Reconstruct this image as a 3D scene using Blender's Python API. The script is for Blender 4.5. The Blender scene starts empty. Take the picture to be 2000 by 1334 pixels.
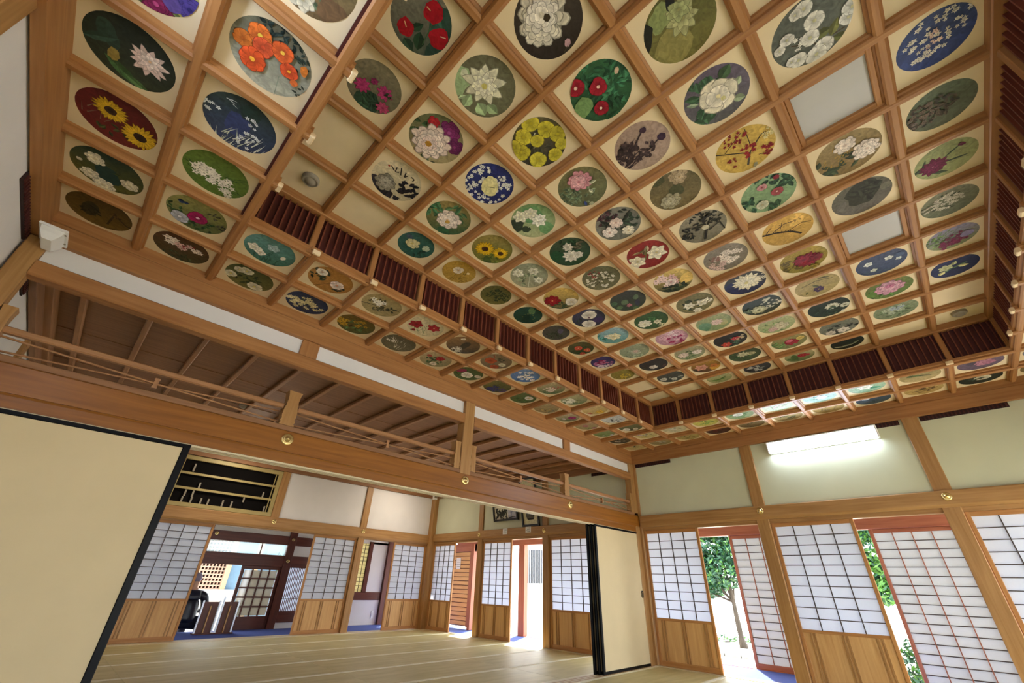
import bpy, bmesh, math, random
from mathutils import Matrix, Vector

# ------------------------------------------------------------------ camera, world, sun, exposure
SC = bpy.context.scene
COL = SC.collection
cam_d = bpy.data.cameras.new('camera')
cam = bpy.data.objects.new('camera', cam_d)
COL.objects.link(cam)
cam_d.sensor_fit = 'HORIZONTAL'
cam_d.sensor_width = 36.0
cam_d.lens = 14.4994
cam_d.shift_x = -0.00057
cam_d.shift_y = 0.00238
cam_d.clip_start = 0.02
cam_d.clip_end = 200
cam.matrix_world = Matrix(((0.69626, -0.37859, -0.60983, -6.48813), (-0.71719, -0.33223, -0.61259, -3.55075), (0.02932, 0.86388, -0.50284, 0.90891), (0.00000, 0.00000, 0.00000, 1.00000)))
SC.camera = cam

world = bpy.data.worlds.new('sky_world')
SC.world = world
world.use_nodes = True
_bg = world.node_tree.nodes['Background']
_bg.inputs[0].default_value = (0.86, 0.93, 1.0, 1)
_bg.inputs[1].default_value = 4.0

_sd = bpy.data.lights.new('sun', 'SUN')
_sd.energy = 9.0
_sd.angle = math.radians(1.2)
_sd.color = (1.0, 0.95, 0.86)
sun = bpy.data.objects.new('sun', _sd)
COL.objects.link(sun)
# the sun stands high over the garden side (+X) and the entrance court (+Y)
sun.rotation_euler = Vector((-0.62, -0.34, -0.72)).to_track_quat('-Z', 'Y').to_euler()

LAMP = 14.0            # radiance of the fluorescent diffusers
SC.view_settings.view_transform = 'Standard'
SC.view_settings.look = 'None'
SC.view_settings.gamma = 1.0
SC.view_settings.use_curve_mapping = False
SC.view_settings.exposure = 1.55
SC.cycles.max_bounces = 8
SC.cycles.diffuse_bounces = 5
SC.cycles.transparent_max_bounces = 12
SC.cycles.sample_clamp_indirect = 6.0
SC.cycles.caustics_reflective = False
SC.cycles.caustics_refractive = False

# ------------------------------------------------------------------ small helpers
def lin(h):
    if isinstance(h, str):
        h = [int(h[i:i + 2], 16) for i in (0, 2, 4)]
    o = []
    for v in h:
        v = v / 255
        o.append(v / 12.92 if v <= .04045 else ((v + .055) / 1.055) ** 2.4)
    return (*o, 1.0)

def tag(o, label=None, category=None, group=None, kind=None):
    for k, v in (('label', label), ('category', category), ('group', group), ('kind', kind)):
        if v is not None:
            o[k] = v
    return o

def wloc(o):
    v = Vector((0, 0, 0))
    while o is not None:
        v += o.location
        o = o.parent
    return v

def link(name, data, loc=(0, 0, 0), parent=None):
    """an object at world position loc; parents are never rotated"""
    o = bpy.data.objects.new(name, data)
    COL.objects.link(o)
    o.location = Vector(loc) - wloc(parent)
    o.parent = parent
    return o

def empty(name, loc=(0, 0, 0), parent=None):
    o = link(name, None, loc, parent)
    o.empty_display_size = .1
    return o

def mesh_of(name, verts, faces, mat, smooth=False):
    me = bpy.data.meshes.new(name)
    me.from_pydata([tuple(v) for v in verts], [], faces)
    if mat is not None:
        me.materials.append(mat)
    if smooth:
        me.polygons.foreach_set('use_smooth', [True] * len(me.polygons))
    me.update()
    return me

def box_geo(sx, sy, sz, ch=0.0):
    """box centred on the origin; ch chamfers its long edges"""
    hx, hy, hz = sx / 2, sy / 2, sz / 2
    if ch <= 0:
        v = [(x, y, z) for x in (-hx, hx) for y in (-hy, hy) for z in (-hz, hz)]
        f = [(0, 1, 3, 2), (4, 6, 7, 5), (0, 4, 5, 1), (2, 3, 7, 6), (0, 2, 6, 4), (1, 5, 7, 3)]
        return v, f
    ax = max(range(3), key=lambda i: (sx, sy, sz)[i])
    h = [hx, hy, hz]
    p, q = [i for i in range(3) if i != ax]
    a, b = h[p], h[q]
    c = min(ch, a * .6, b * .6)
    ring = [(-a + c, -b), (a - c, -b), (a, -b + c), (a, b - c), (a - c, b), (-a + c, b), (-a, b - c), (-a, -b + c)]
    v = []
    for e in (-1, 1):
        for (s, t) in ring:
            co = [0, 0, 0]
            co[ax] = e * h[ax]; co[p] = s; co[q] = t
            v.append(tuple(co))
    f = [tuple(range(7, -1, -1)), tuple(range(8, 16))]
    for i in range(8):
        j = (i + 1) % 8
        f.append((i, j, j + 8, i + 8))
    if ax == 1:
        f = [tuple(reversed(x)) for x in f]
    return v, f

_boxes = {}
def box(name, x0, x1, y0, y1, z0, z1, mat, parent=None, ch=0.0):
    """one box object; wood gets the material whose grain follows the longest side; alike boxes share a mesh"""
    sx, sy, sz = abs(x1 - x0), abs(y1 - y0), abs(z1 - z0)
    if isinstance(mat, dict):
        mat = mat[max(range(3), key=lambda i: (sx, sy, sz)[i])]
    key = (round(sx, 4), round(sy, 4), round(sz, 4), mat.name, ch)
    if key not in _boxes:
        v, f = box_geo(sx, sy, sz, ch)
        _boxes[key] = mesh_of(name, v, f, mat)
    return link(name, _boxes[key], ((x0 + x1) / 2, (y0 + y1) / 2, (z0 + z1) / 2), parent)

def extrude(name, prof, axis, l0, l1, off, mat, parent=None):
    """closed profile [(s, z)] swept along X or Y between l0 and l1; off is the cross position"""
    n = len(prof)
    v, f = [], []
    for l in (l0, l1):
        for s, z in prof:
            v.append((l - (l0 + l1) / 2, s, z) if axis == 0 else (s, l - (l0 + l1) / 2, z))
    f.append(tuple(range(n))); f.append(tuple(range(2 * n - 1, n - 1, -1)))
    for i in range(n):
        j = (i + 1) % n
        f.append((j, i, i + n, j + n))
    if axis == 0:
        f = [tuple(reversed(x)) for x in f]
    if isinstance(mat, dict):
        mat = mat[axis]
    me = mesh_of(name, v, f, mat)
    m = (l0 + l1) / 2
    return link(name, me, (m, off, 0) if axis == 0 else (off, m, 0), parent)

def tube_geo(pts, rad, seg=8, caps=True):
    """tube along points; rad a number or one per point"""
    P = [Vector(p) for p in pts]
    if not hasattr(rad, '__len__'):
        rad = [rad] * len(P)
    v, f = [], []
    ref = Vector((0, 0, 1))
    for i, p in enumerate(P):
        t = (P[min(i + 1, len(P) - 1)] - P[max(i - 1, 0)]).normalized()
        a = t.cross(ref)
        if a.length < .05:
            a = t.cross(Vector((1, 0, 0)))
        a.normalize(); b = t.cross(a)
        for k in range(seg):
            w = 2 * math.pi * k / seg
            v.append(p + a * math.cos(w) * rad[i] + b * math.sin(w) * rad[i])
    for i in range(len(P) - 1):
        for k in range(seg):
            j = (k + 1) % seg
            f.append((i * seg + k, i * seg + j, (i + 1) * seg + j, (i + 1) * seg + k))
    if caps:
        f.append(tuple(range(seg - 1, -1, -1)))
        f.append(tuple((len(P) - 1) * seg + k for k in range(seg)))
    return v, f

def lathe_geo(prof, axis='z', seg=24):
    """prof [(r, h)] turned about an axis"""
    v, f = [], []
    for r, h in prof:
        for k in range(seg):
            w = 2 * math.pi * k / seg
            a, b = r * math.cos(w), r * math.sin(w)
            v.append({'z': (a, b, h), 'x': (h, a, b), 'y': (a, h, b)}[axis])
    for i in range(len(prof) - 1):
        for k in range(seg):
            j = (k + 1) % seg
            f.append((i * seg + k, i * seg + j, (i + 1) * seg + j, (i + 1) * seg + k))
    f.append(tuple(range(seg))); f.append(tuple((len(prof) - 1) * seg + k for k in range(seg)))
    return v, f

# ------------------------------------------------------------------ materials
def nodes_mat(name):
    m = bpy.data.materials.new(name)
    m.use_nodes = True
    nt = m.node_tree
    return m, nt, nt.nodes['Principled BSDF'], nt.nodes['Material Output']

def plain(name, col, rough=.6, metal=0.0, noise=0.06, scale=9.0, spec=.4):
    m, nt, b, out = nodes_mat(name)
    b.inputs['Roughness'].default_value = rough
    b.inputs['Metallic'].default_value = metal
    b.inputs['Specular IOR Level'].default_value = spec
    c = lin(col)
    if noise > 0:
        tc = nt.nodes.new('ShaderNodeTexCoord')
        n = nt.nodes.new('ShaderNodeTexNoise'); n.inputs['Scale'].default_value = scale; n.inputs['Detail'].default_value = 5
        r = nt.nodes.new('ShaderNodeValToRGB')
        r.color_ramp.elements[0].position = .3; r.color_ramp.elements[1].position = .7
        r.color_ramp.elements[0].color = (*[x * (1 - noise) for x in c[:3]], 1)
        r.color_ramp.elements[1].color = (*[min(1, x * (1 + noise)) for x in c[:3]], 1)
        nt.links.new(tc.outputs['Object'], n.inputs['Vector'])
        nt.links.new(n.outputs['Fac'], r.inputs['Fac'])
        nt.links.new(r.outputs['Color'], b.inputs['Base Color'])
    else:
        b.inputs['Base Color'].default_value = c
    return m

def wood(name, dark, light, rough=.42, fine=1.0):
    """three materials, one per grain axis"""
    res = {}
    for ax in range(3):
        m, nt, b, out = nodes_mat(name + '_' + 'xyz'[ax])
        tc = nt.nodes.new('ShaderNodeTexCoord')
        oi = nt.nodes.new('ShaderNodeObjectInfo')
        sc = nt.nodes.new('ShaderNodeVectorMath'); sc.operation = 'SCALE'
        comb = nt.nodes.new('ShaderNodeCombineXYZ')
        for i in range(3):
            nt.links.new(oi.outputs['Random'], comb.inputs[i])
        nt.links.new(comb.outputs[0], sc.inputs[0]); sc.inputs['Scale'].default_value = 37.0
        add = nt.nodes.new('ShaderNodeVectorMath'); add.operation = 'ADD'
        nt.links.new(tc.outputs['Object'], add.inputs[0]); nt.links.new(sc.outputs[0], add.inputs[1])
        mp = nt.nodes.new('ShaderNodeMapping')
        s = [16.0 * fine] * 3; s[ax] = .9
        mp.inputs['Scale'].default_value = s
        nt.links.new(add.outputs[0], mp.inputs['Vector'])
        n = nt.nodes.new('ShaderNodeTexNoise'); n.inputs['Scale'].default_value = 2.0
        n.inputs['Detail'].default_value = 6; n.inputs['Distortion'].default_value = .5
        nt.links.new(mp.outputs[0], n.inputs['Vector'])
        r = nt.nodes.new('ShaderNodeValToRGB')
        r.color_ramp.elements[0].position = .28; r.color_ramp.elements[1].position = .74
        r.color_ramp.elements[0].color = lin(dark); r.color_ramp.elements[1].color = lin(light)
        nt.links.new(n.outputs['Fac'], r.inputs['Fac'])
        nt.links.new(r.outputs['Color'], b.inputs['Base Color'])
        bp = nt.nodes.new('ShaderNodeBump'); bp.inputs['Strength'].default_value = .06; bp.inputs['Distance'].default_value = .01
        nt.links.new(n.outputs['Fac'], bp.inputs['Height']); nt.links.new(bp.outputs[0], b.inputs['Normal'])
        b.inputs['Roughness'].default_value = rough
        b.inputs['Specular IOR Level'].default_value = .35
        res[ax] = m
    return res

def paper_mat(name, col, trans=.55):
    m, nt, b, out = nodes_mat(name)
    nt.nodes.remove(b)
    tc = nt.nodes.new('ShaderNodeTexCoord')
    n = nt.nodes.new('ShaderNodeTexNoise'); n.inputs['Scale'].default_value = 60; n.inputs['Detail'].default_value = 6
    r = nt.nodes.new('ShaderNodeValToRGB')
    c = lin(col)
    r.color_ramp.elements[0].color = (*[x * .95 for x in c[:3]], 1); r.color_ramp.elements[1].color = c
    nt.links.new(tc.outputs['Object'], n.inputs['Vector']); nt.links.new(n.outputs['Fac'], r.inputs['Fac'])
    d = nt.nodes.new('ShaderNodeBsdfDiffuse'); t = nt.nodes.new('ShaderNodeBsdfTranslucent')
    mx = nt.nodes.new('ShaderNodeMixShader'); mx.inputs[0].default_value = trans
    nt.links.new(r.outputs[0], d.inputs[0]); nt.links.new(r.outputs[0], t.inputs[0])
    nt.links.new(d.outputs[0], mx.inputs[1]); nt.links.new(t.outputs[0], mx.inputs[2])
    nt.links.new(mx.outputs[0], out.inputs['Surface'])
    return m

def glass_mat(name, clear=.7, tint='dfe8ea'):
    m, nt, b, out = nodes_mat(name)
    nt.nodes.remove(b)
    tr = nt.nodes.new('ShaderNodeBsdfTransparent'); tr.inputs[0].default_value = lin(tint)
    df = nt.nodes.new('ShaderNodeBsdfTranslucent'); df.inputs[0].default_value = lin(tint)
    gl = nt.nodes.new('ShaderNodeBsdfGlossy'); gl.inputs['Roughness'].default_value = .05
    m1 = nt.nodes.new('ShaderNodeMixShader'); m1.inputs[0].default_value = clear
    m2 = nt.nodes.new('ShaderNodeMixShader'); m2.inputs[0].default_value = .08
    nt.links.new(df.outputs[0], m1.inputs[1]); nt.links.new(tr.outputs[0], m1.inputs[2])
    nt.links.new(m1.outputs[0], m2.inputs[1]); nt.links.new(gl.outputs[0], m2.inputs[2])
    nt.links.new(m2.outputs[0], out.inputs['Surface'])
    return m

def lamp_mat(name, col, strength):
    m, nt, b, out = nodes_mat(name)
    b.inputs['Base Color'].default_value = (.9, .9, .9, 1)
    b.inputs['Emission Color'].default_value = lin(col)
    b.inputs['Emission Strength'].default_value = strength
    return m

def tatami_mat():
    m, nt, b, out = nodes_mat('tatami_straw')
    tc = nt.nodes.new('ShaderNodeTexCoord')
    w = nt.nodes.new('ShaderNodeTexWave'); w.bands_direction = 'Y'; w.inputs['Scale'].default_value = 55
    w.inputs['Distortion'].default_value = 1.2; w.inputs['Detail'].default_value = 2
    n = nt.nodes.new('ShaderNodeTexNoise'); n.inputs['Scale'].default_value = 3.5; n.inputs['Detail'].default_value = 6
    mp = nt.nodes.new('ShaderNodeMapping'); mp.inputs['Scale'].default_value = (.5, 3, 1)
    nt.links.new(tc.outputs['Object'], w.inputs['Vector']); nt.links.new(tc.outputs['Object'], mp.inputs['Vector'])
    nt.links.new(mp.outputs[0], n.inputs['Vector'])
    r = nt.nodes.new('ShaderNodeValToRGB')
    r.color_ramp.elements[0].position = .3; r.color_ramp.elements[1].position = .7
    r.color_ramp.elements[0].color = lin('b2a56c'); r.color_ramp.elements[1].color = lin('ccbf8a')
    nt.links.new(n.outputs['Fac'], r.inputs['Fac']); nt.links.new(r.outputs[0], b.inputs['Base Color'])
    bp = nt.nodes.new('ShaderNodeBump'); bp.inputs['Strength'].default_value = .12; bp.inputs['Distance'].default_value = .004
    nt.links.new(w.outputs['Fac'], bp.inputs['Height']); nt.links.new(bp.outputs[0], b.inputs['Normal'])
    b.inputs['Roughness'].default_value = .45
    return m

def paint_mat():
    m, nt, b, out = nodes_mat('painted_pigment')
    at = nt.nodes.new('ShaderNodeVertexColor'); at.layer_name = 'Col'
    tc = nt.nodes.new('ShaderNodeTexCoord')
    n = nt.nodes.new('ShaderNodeTexNoise'); n.inputs['Scale'].default_value = 26; n.inputs['Detail'].default_value = 8
    n.inputs['Distortion'].default_value = 1.5
    r = nt.nodes.new('ShaderNodeMapRange'); r.inputs['From Min'].default_value = .3; r.inputs['From Max'].default_value = .7
    r.inputs['To Min'].default_value = .72; r.inputs['To Max'].default_value = 1.25
    mul = nt.nodes.new('ShaderNodeVectorMath'); mul.operation = 'SCALE'
    nt.links.new(tc.outputs['Object'], n.inputs['Vector']); nt.links.new(n.outputs['Fac'], r.inputs['Value'])
    nt.links.new(at.outputs['Color'], mul.inputs[0]); nt.links.new(r.outputs[0], mul.inputs['Scale'])
    nt.links.new(mul.outputs[0], b.inputs['Base Color'])
    b.inputs['Roughness'].default_value = .6; b.inputs['Specular IOR Level'].default_value = .25
    return m

RIB = wood('cypress_rib', '8e5e34', 'ad7c4a', .5)
CAP = plain('pale_rib_end', 'dcc49a', .6)
BEAM = wood('honey_beam', '784712', '955f20', .36)
POST = wood('cedar_post', '92693a', 'b08754', .45)
RED = wood('reddish_timber', '8c503a', 'a86a4e', .45)
DARK = wood('dark_stained_timber', '4a2014', '652f20', .4)
LOUV = wood('louvre_slat', '5e2c1e', '78402c', .5)
LBACK = plain('louvre_back_board', '471a14', .6)  # the backing's own dark maroon
FARC = wood('brown_ceiling_board', '7c5637', '946a47', .55)
FARB = wood('ceiling_batten', '8f6440', 'ab7e55', .5)
KOSHI = wood('screen_board', 'c0925a', 'd8ae74', .5)
FRAME = wood('screen_frame', 'a06c3a', 'bb8a52', .5)
MUNT = wood('screen_muntin', '3a302c', '4c4038', .5)
BOARD = plain('cream_ceiling_board', 'dfcda8', .6, noise=.03)
PLASTER = plain('cream_plaster', 'c9cbae', .85, noise=.03, scale=3)
PLASTERW = plain('white_plaster', 'd9d6d2', .85, noise=.03, scale=3)
PAPER = paper_mat('screen_paper', 'e6eaf2', .43)
PAPER2 = paper_mat('outer_screen_paper', 'bfc2c4', .27)
FUSU = plain('sliding_panel_paper', 'cbb992', .7, noise=.03, scale=4)
LACQ = plain('black_lacquer', '050507', .4, noise=0, spec=.12)
GOLD = plain('brass', 'd6bc7c', .25, metal=.85, noise=0)
GILT = plain('gilt_frame', 'a08f5c', .45, metal=.1, noise=.08)
WHITE = plain('white_enamel', 'e4e4e2', .45, noise=0)
GREYP = plain('grey_plastic', '8f8676', .5, noise=0)
BLACKF = plain('black_picture_frame', '14120f', .4, noise=0)
TATAMI = tatami_mat()
HERI = plain('tatami_edge_cloth', 'e2dcc2', .7, noise=.12, scale=60)
CARPET = plain('blue_carpet', '3c4f96', .95, noise=.1, scale=40)
SILL = wood('pale_sill', 'c7b893', 'd9cdac', .35)
VENTM = plain('vent_dark', '2a1412', .7, noise=0)
FROST = plain('frosted_panel', 'b4b3b2', .35, noise=.02)
GLASS = glass_mat('clear_glass', .8)
DGLASS = glass_mat('door_glass', .10, '8c8880')
LAMPM = lamp_mat('fluorescent_diffuser', 'd4e4ff', LAMP)
DOMEM = lamp_mat('dome_shade', 'fff1dc', 9.0)
PAINT = paint_mat()
GRAVEL = plain('pale_gravel', 'd8d2c4', .9, noise=.12, scale=30)
BARK = wood('tree_bark', '2e2822', '473e35', .9)
LEAF = plain('leaf_green', '1f4630', .5, noise=.25, scale=3)
LEAF2 = plain('leaf_bright_green', '3f6a26', .5, noise=.25, scale=3)

# ------------------------------------------------------------------ dimensions (metres)
PX, PY = .455, .4537                  # pitch of the ceiling coffers
XW, YW = -16 * PX, -12 * PY           # left wall and near wall of the near room
H1, H2 = 2.8896, 3.2751               # underside of the ribs: lower ring, raised centre
DZ = .055                             # panels lie this far above the rib undersides
XLN = [-6.361] + [((a + 8) * 1.0159 - 8) * PX for a in range(-13, -2)] + [-.919]
YLN = [-4.515] + [((b + 6) * 1.0164 - 6) * PY for b in range(-9, -2)] + [-.929]
YB = 5.50                             # back wall of the far room
BAY = [-7.28, -5.46, -3.64, -1.82, 0.0]
NB = [0.0, -4 * PY, -8 * PY, YW]      # posts of the right wall, near room
FB = [.02, 1.92, 3.74, YB]            # posts of the right wall, far room

def structure(name, loc=(0, 0, 0)):
    return tag(empty(name, loc), kind='structure')

# ------------------------------------------------------------------ floor with tatami mats
floor = box('floor', XW - .1, .06, YW - .1, YB + .1, -.12, -.05, plain('floor_slab', '8a7a5c', .8))
tag(floor, 'straw tatami floor running through both rooms', kind='structure')

def tatami(x0, x1, y0, y1):
    m = box('tatami_mat', x0 + .002, x1 - .002, y0 + .002, y1 - .002, -.05, 0, TATAMI, floor)
    for s in (0, 1):
        ya = y0 + .002 if s == 0 else y1 - .032
        box('edge_band', x0 + .002, x1 - .002, ya, ya + .03, -.045, .0015, HERI, m)

for k in range(6):                                     # far room
    for i in range(4):
        tatami(BAY[i], BAY[i + 1] if i < 3 else -.045, .12 + k * .87, .12 + (k + 1) * .87)
for k in range(6):                                     # near room
    for i in range(4):
        tatami(BAY[i], BAY[i + 1] if i < 3 else -.045, -.075 - (k + 1) * .887, -.075 - k * .887)
sill = box('trim_1', XW, -.045, -.075, .12, -.05, .004, SILL, None)
tag(sill, 'pale grooved wooden track under the middle beam', kind='structure')
for k in range(3):
    box('groove', XW, -.05, -.052 + k * .05, -.034 + k * .05, .0, .0046, POST, sill)

# ------------------------------------------------------------------ coffered ceiling of the near room
ceiling = structure('ceiling')

def rib_profile(z, w1=.046, w2=.07, c=.010):
    return [(-w1 / 2 + c, z), (w1 / 2 - c, z), (w1 / 2, z + c), (w1 / 2, z + .028), (w2 / 2, z + .034), (w2 / 2, z + .062),
            (-w2 / 2, z + .062), (-w2 / 2, z + .034), (-w1 / 2, z + .028), (-w1 / 2, z + c)]

def rib(axis, l0, l1, off, z, cap0=False, cap1=False):
    r = extrude('rib', rib_profile(z), axis, l0, l1, off, RIB, ceiling)
    for on, l, s in ((cap0, l0, -1), (cap1, l1, 1)):
        if on:
            a, b = sorted((l - s * .004, l + s * .022))
            if axis == 0:
                box('rib_end_cap', a, b, off - .026, off + .026, z - .003, z + .034, CAP, r, .006)
            else:
                box('rib_end_cap', off - .026, off + .026, a, b, z - .003, z + .034, CAP, r, .006)

OV = .05
for a in range(-15, 0):                                # lower ring, ribs running away from the middle beam
    x = a * PX
    if a in (-15, -14, -2, -1):
        rib(1, YW, 0, x, H1)
    else:
        rib(1, YW, -10 * PY + OV, x, H1, cap1=True)
        rib(1, -2 * PY - OV, 0, x, H1, cap0=True)
for b in range(-11, 0):
    y = b * PY
    if b in (-11, -10, -2, -1):
        rib(0, XW, 0, y, H1 + .004)
    else:
        rib(0, XW, -14 * PX + OV, y, H1 + .004, cap1=True)
        rib(0, -2 * PX - OV, 0, y, H1 + .004, cap0=True)
for x in XLN[1:-1]:                                    # raised centre
    rib(1, YLN[0], YLN[-1], x, H2)
for y in YLN[1:-1]:
    rib(0, XLN[0], XLN[-1], y, H2 + .004)
for y, s in ((YLN[0], 1), (YLN[-1], -1)):
    a, b = sorted((y - s * .03, y + s * .032))
    box('cornice_rail', XLN[0] - .03, XLN[-1] + .03, a, b, H2 - .012, H2 + .062, RIB, ceiling, .006)
for x, s in ((XLN[0], 1), (XLN[-1], -1)):
    a, b = sorted((x - s * .03, x + s * .032))
    box('cornice_rail', a, b, YLN[0] + .032, YLN[-1] - .032, H2 - .012, H2 + .062, RIB, ceiling, .006)

# louvred band around the raised centre
ZL0, ZL1 = H1 + .05, H2 - .012
def louvres(axis, pos, s, lines):
    """axis 0: band along X at y = pos, facing -s"""
    for l in lines:
        e = [l - .022, l + .022]
        d = sorted((pos - s * .012, pos + s * .05))
        if axis == 0: box('mullion', e[0], e[1], d[0], d[1], H1 + .01, H2 + .02, RIB, ceiling, .006)
        else:         box('mullion', d[0], d[1], e[0], e[1], H1 + .01, H2 + .02, RIB, ceiling, .006)
    for l0, l1 in zip(lines[:-1], lines[1:]):
        a, b = l0 + .022, l1 - .022
        d = sorted((pos + s * .03, pos + s * .045))
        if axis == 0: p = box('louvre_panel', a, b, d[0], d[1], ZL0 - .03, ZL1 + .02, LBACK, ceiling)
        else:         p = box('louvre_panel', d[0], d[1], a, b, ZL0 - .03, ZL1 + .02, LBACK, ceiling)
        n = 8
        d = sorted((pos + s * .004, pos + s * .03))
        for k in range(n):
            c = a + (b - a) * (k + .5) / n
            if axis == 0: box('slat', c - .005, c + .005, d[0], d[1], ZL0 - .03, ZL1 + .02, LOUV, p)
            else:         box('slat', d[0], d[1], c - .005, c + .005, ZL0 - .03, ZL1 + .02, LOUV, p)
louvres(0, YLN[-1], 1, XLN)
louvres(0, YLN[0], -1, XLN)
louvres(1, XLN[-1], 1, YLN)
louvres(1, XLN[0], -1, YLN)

# deep border boards where the coffers meet the walls
def bprof(s):
    return [(0, 2.715), (-s * .045, 2.715), (-s * .045, 2.85), (-s * .038, 2.86), (-s * .038, 2.955), (0, 2.955)]
def border(axis, l0, l1, off, s):
    prof = bprof(s)
    if s < 0: prof = prof[::-1]
    extrude('border_board', prof, axis, l0, l1, off, RIB, ceiling)
border(0, XW, 0, .0, 1)
border(0, XW, 0, YW, -1)
border(1, YW, 0, .0, 1)
border(1, YW, 0, XW, -1)

# ------------------------------------------------------------------ far-room ceiling
cfar = structure('ceiling_far_room')
ZF = 2.90
nb = 12
for k in range(nb):
    y0 = .06 + (YB - .02) * k / nb; y1 = .06 + (YB - .02) * (k + 1) / nb
    box('board', XW, 0, y0, y1 + .03, ZF + (.006 if k % 2 else 0), ZF + .016, FARC, cfar)
for k in range(16):
    x = -.34 - k * .4455
    box('batten', x - .024, x + .024, .06, YB, 2.85, ZF, FARB, cfar, .008)
for n_, (x0, x1, y0, y1) in enumerate(((XW, 0, YB - .05, YB), (XW, XW + .05, .06, YB), (-.05, 0, .06, YB), (XW, 0, .06, .10))):
    box('cornice_board', x0, x1, y0, y1, 2.69, 2.80, FARC, cfar, .004)
    xa, xb, ya, yb = x0, x1, y0, y1
    if n_ == 0: ya -= .05
    if n_ == 1: xb += .05
    if n_ == 2: xa -= .05
    if n_ == 3: yb += .03
    box('cornice_board', xa, xb, ya, yb, 2.80, 2.905, FARB, cfar, .004)
roof = tag(box('roof_slab', XW - .4, 2.3, YW - .4, 9.2, 3.46, 3.56, FARC), kind='structure')

# ------------------------------------------------------------------ shared wall pieces
def nail_cover(parent, x, y, z, axis, r=.042):
    """brass boss on a tie beam; axis is the way it faces: 'x' (-X) or 'y' (-Y)"""
    prof = [(r, 0), (r, -.006), (r * .8, -.013), (r * .62, -.009), (r * .5, -.012), (r * .34, -.026), (r * .12, -.032), (.001, -.033)]
    key = ('nail', axis, r)
    if key not in _boxes:
        v, f = lathe_geo(prof, axis, 20)
        _boxes[key] = mesh_of('nail_cover', v, f, GOLD, True)
    return link('nail_cover', _boxes[key], (x, y, z), parent)

def vent(parent, axis, l0, l1, off, z0, z1, face):
    """dark slotted ventilation strip under the border; face is the sign of the way it looks"""
    d = sorted((off, off + face * .012))
    if axis == 1: v = box('vent', d[0], d[1], l0, l1, z0, z1, VENTM, parent)
    else:         v = box('vent', l0, l1, d[0], d[1], z0, z1, VENTM, parent)
    n = max(4, int((l1 - l0) / .032))
    for k in range(n):
        c = l0 + (l1 - l0) * (k + .5) / n
        d2 = sorted((off + face * .012, off + face * .02))
        if axis == 1: box('vent_slat', d2[0], d2[1], c - .006, c + .006, z0 + .008, z1 - .008, LBACK, v)
        else:         box('vent_slat', c - .006, c + .006, d2[0], d2[1], z0 + .008, z1 - .008, LBACK, v)

# ------------------------------------------------------------------ right wall (garden side), both rooms
wr = structure('wall_right')
for i, y in enumerate(NB[:3] + [YW]):
    box('post', -.02, .10, y - .074, y + .074, 0, 2.72, POST, wr, .006)
for y in FB[1:3]:
    box('post', -.02, .10, y - .07, y + .07, 0, 2.95, POST, wr, .006)
box('post', -.115, .12, YB - .11, YB + .12, 0, 2.95, POST, wr, .006)
for i in range(3):
    box('plaster_panel', .012, .09, NB[i + 1] + .074, NB[i] - .074, 1.86, 2.74, PLASTER, wr)
for i in range(3):
    box('plaster_panel', .012, .09, FB[i] + .06, FB[i + 1] - .07, 1.84, 2.95, PLASTER, wr)
def tie_beam(x, y0, y1, z0, z1):
    extrude('tie_beam', [(0, z0), (0, z1), (-.036, z1), (-.042, z1 - .01), (-.042, z0 + .03), (-.03, z0)], 1, y0, y1, x, POST, wr)
tie_beam(0, YW, -.07, 1.735, 1.903)
tie_beam(0, .075, YB - .03, 1.72, 1.88)
box('lintel', .0, .10, YW, -.07, 1.69, 1.86, POST, wr)
box('lintel', .0, .10, .075, YB - .03, 1.675, 1.85, POST, wr)
box('sill_track', -.045, .11, YW, YB, -.05, .006, SILL, wr)
for y in (NB[1], NB[2]): nail_cover(wr, -.042, y - .005, 1.84, 'x')
for y in (FB[1], FB[2]): nail_cover(wr, -.042, y, 1.795, 'x')
vent(wr, 1, -.69, -.075, .012, 2.662, 2.715, -1)
vent(wr, 1, -3.53, -3.15, .012, 2.662, 2.715, -1)
vent(wr, 1, -4.42, -3.715, .012, 2.662, 2.715, -1)
vent(wr, 1, .12, .82, .012, 2.64, 2.69, -1)

# ------------------------------------------------------------------ middle beam with its upper rails
wm = structure('wall_middle')
beam = extrude('tie_beam', [(-.045, 1.745), (-.045, 1.899), (-.04, 1.905), (.09, 1.905), (.09, 1.668), (-.028, 1.668), (-.028, 1.733), (-.034, 1.745)][::-1],
               0, XW, -.02, 0, BEAM, wm)
for k in range(3):
    box('track_lip', XW, -.02, -.02 + k * .045, -.012 + k * .045, 1.655, 1.67, SILL, wm)
box('transom_sill', XW, -.02, -.035, .06, 1.905, 1.95, FARC, wm, .006)
for x in BAY[1:4]: nail_cover(wm, x, -.045, 1.838, 'y', .046)
box('post', -3.64 - .072, -3.64 + .072, -.04, .075, 1.905, 2.72, POST, wm, .006)
box('post', -.13, -.0, -.035, .075, 0, 2.72, POST, wm, .006)
box('post', XW, XW + .10, -.035, .075, 0, 2.72, POST, wm, .006)
for x in (-5.495, -1.81):
    box('short_post', x - .075, x + .075, -.022, .05, 2.56, 2.72, RIB, wm, .004)
segs = [(XW + .10, -3.712), (-3.568, -.13)]
for a, b in segs:
    box('upper_rail', a, b, -.04, .055, 2.455, 2.567, RIB, wm, .008)
for a, b in ((XW + .10, -5.57), (-5.42, -3.712), (-3.568, -1.885), (-1.735, -.13)):
    box('plaster_strip', a, b, .0, .04, 2.565, 2.72, PLASTERW, wm)
box('plaster_panel', XW, 0, .012, .05, 2.72, 3.45, PLASTERW, wm)

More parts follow.
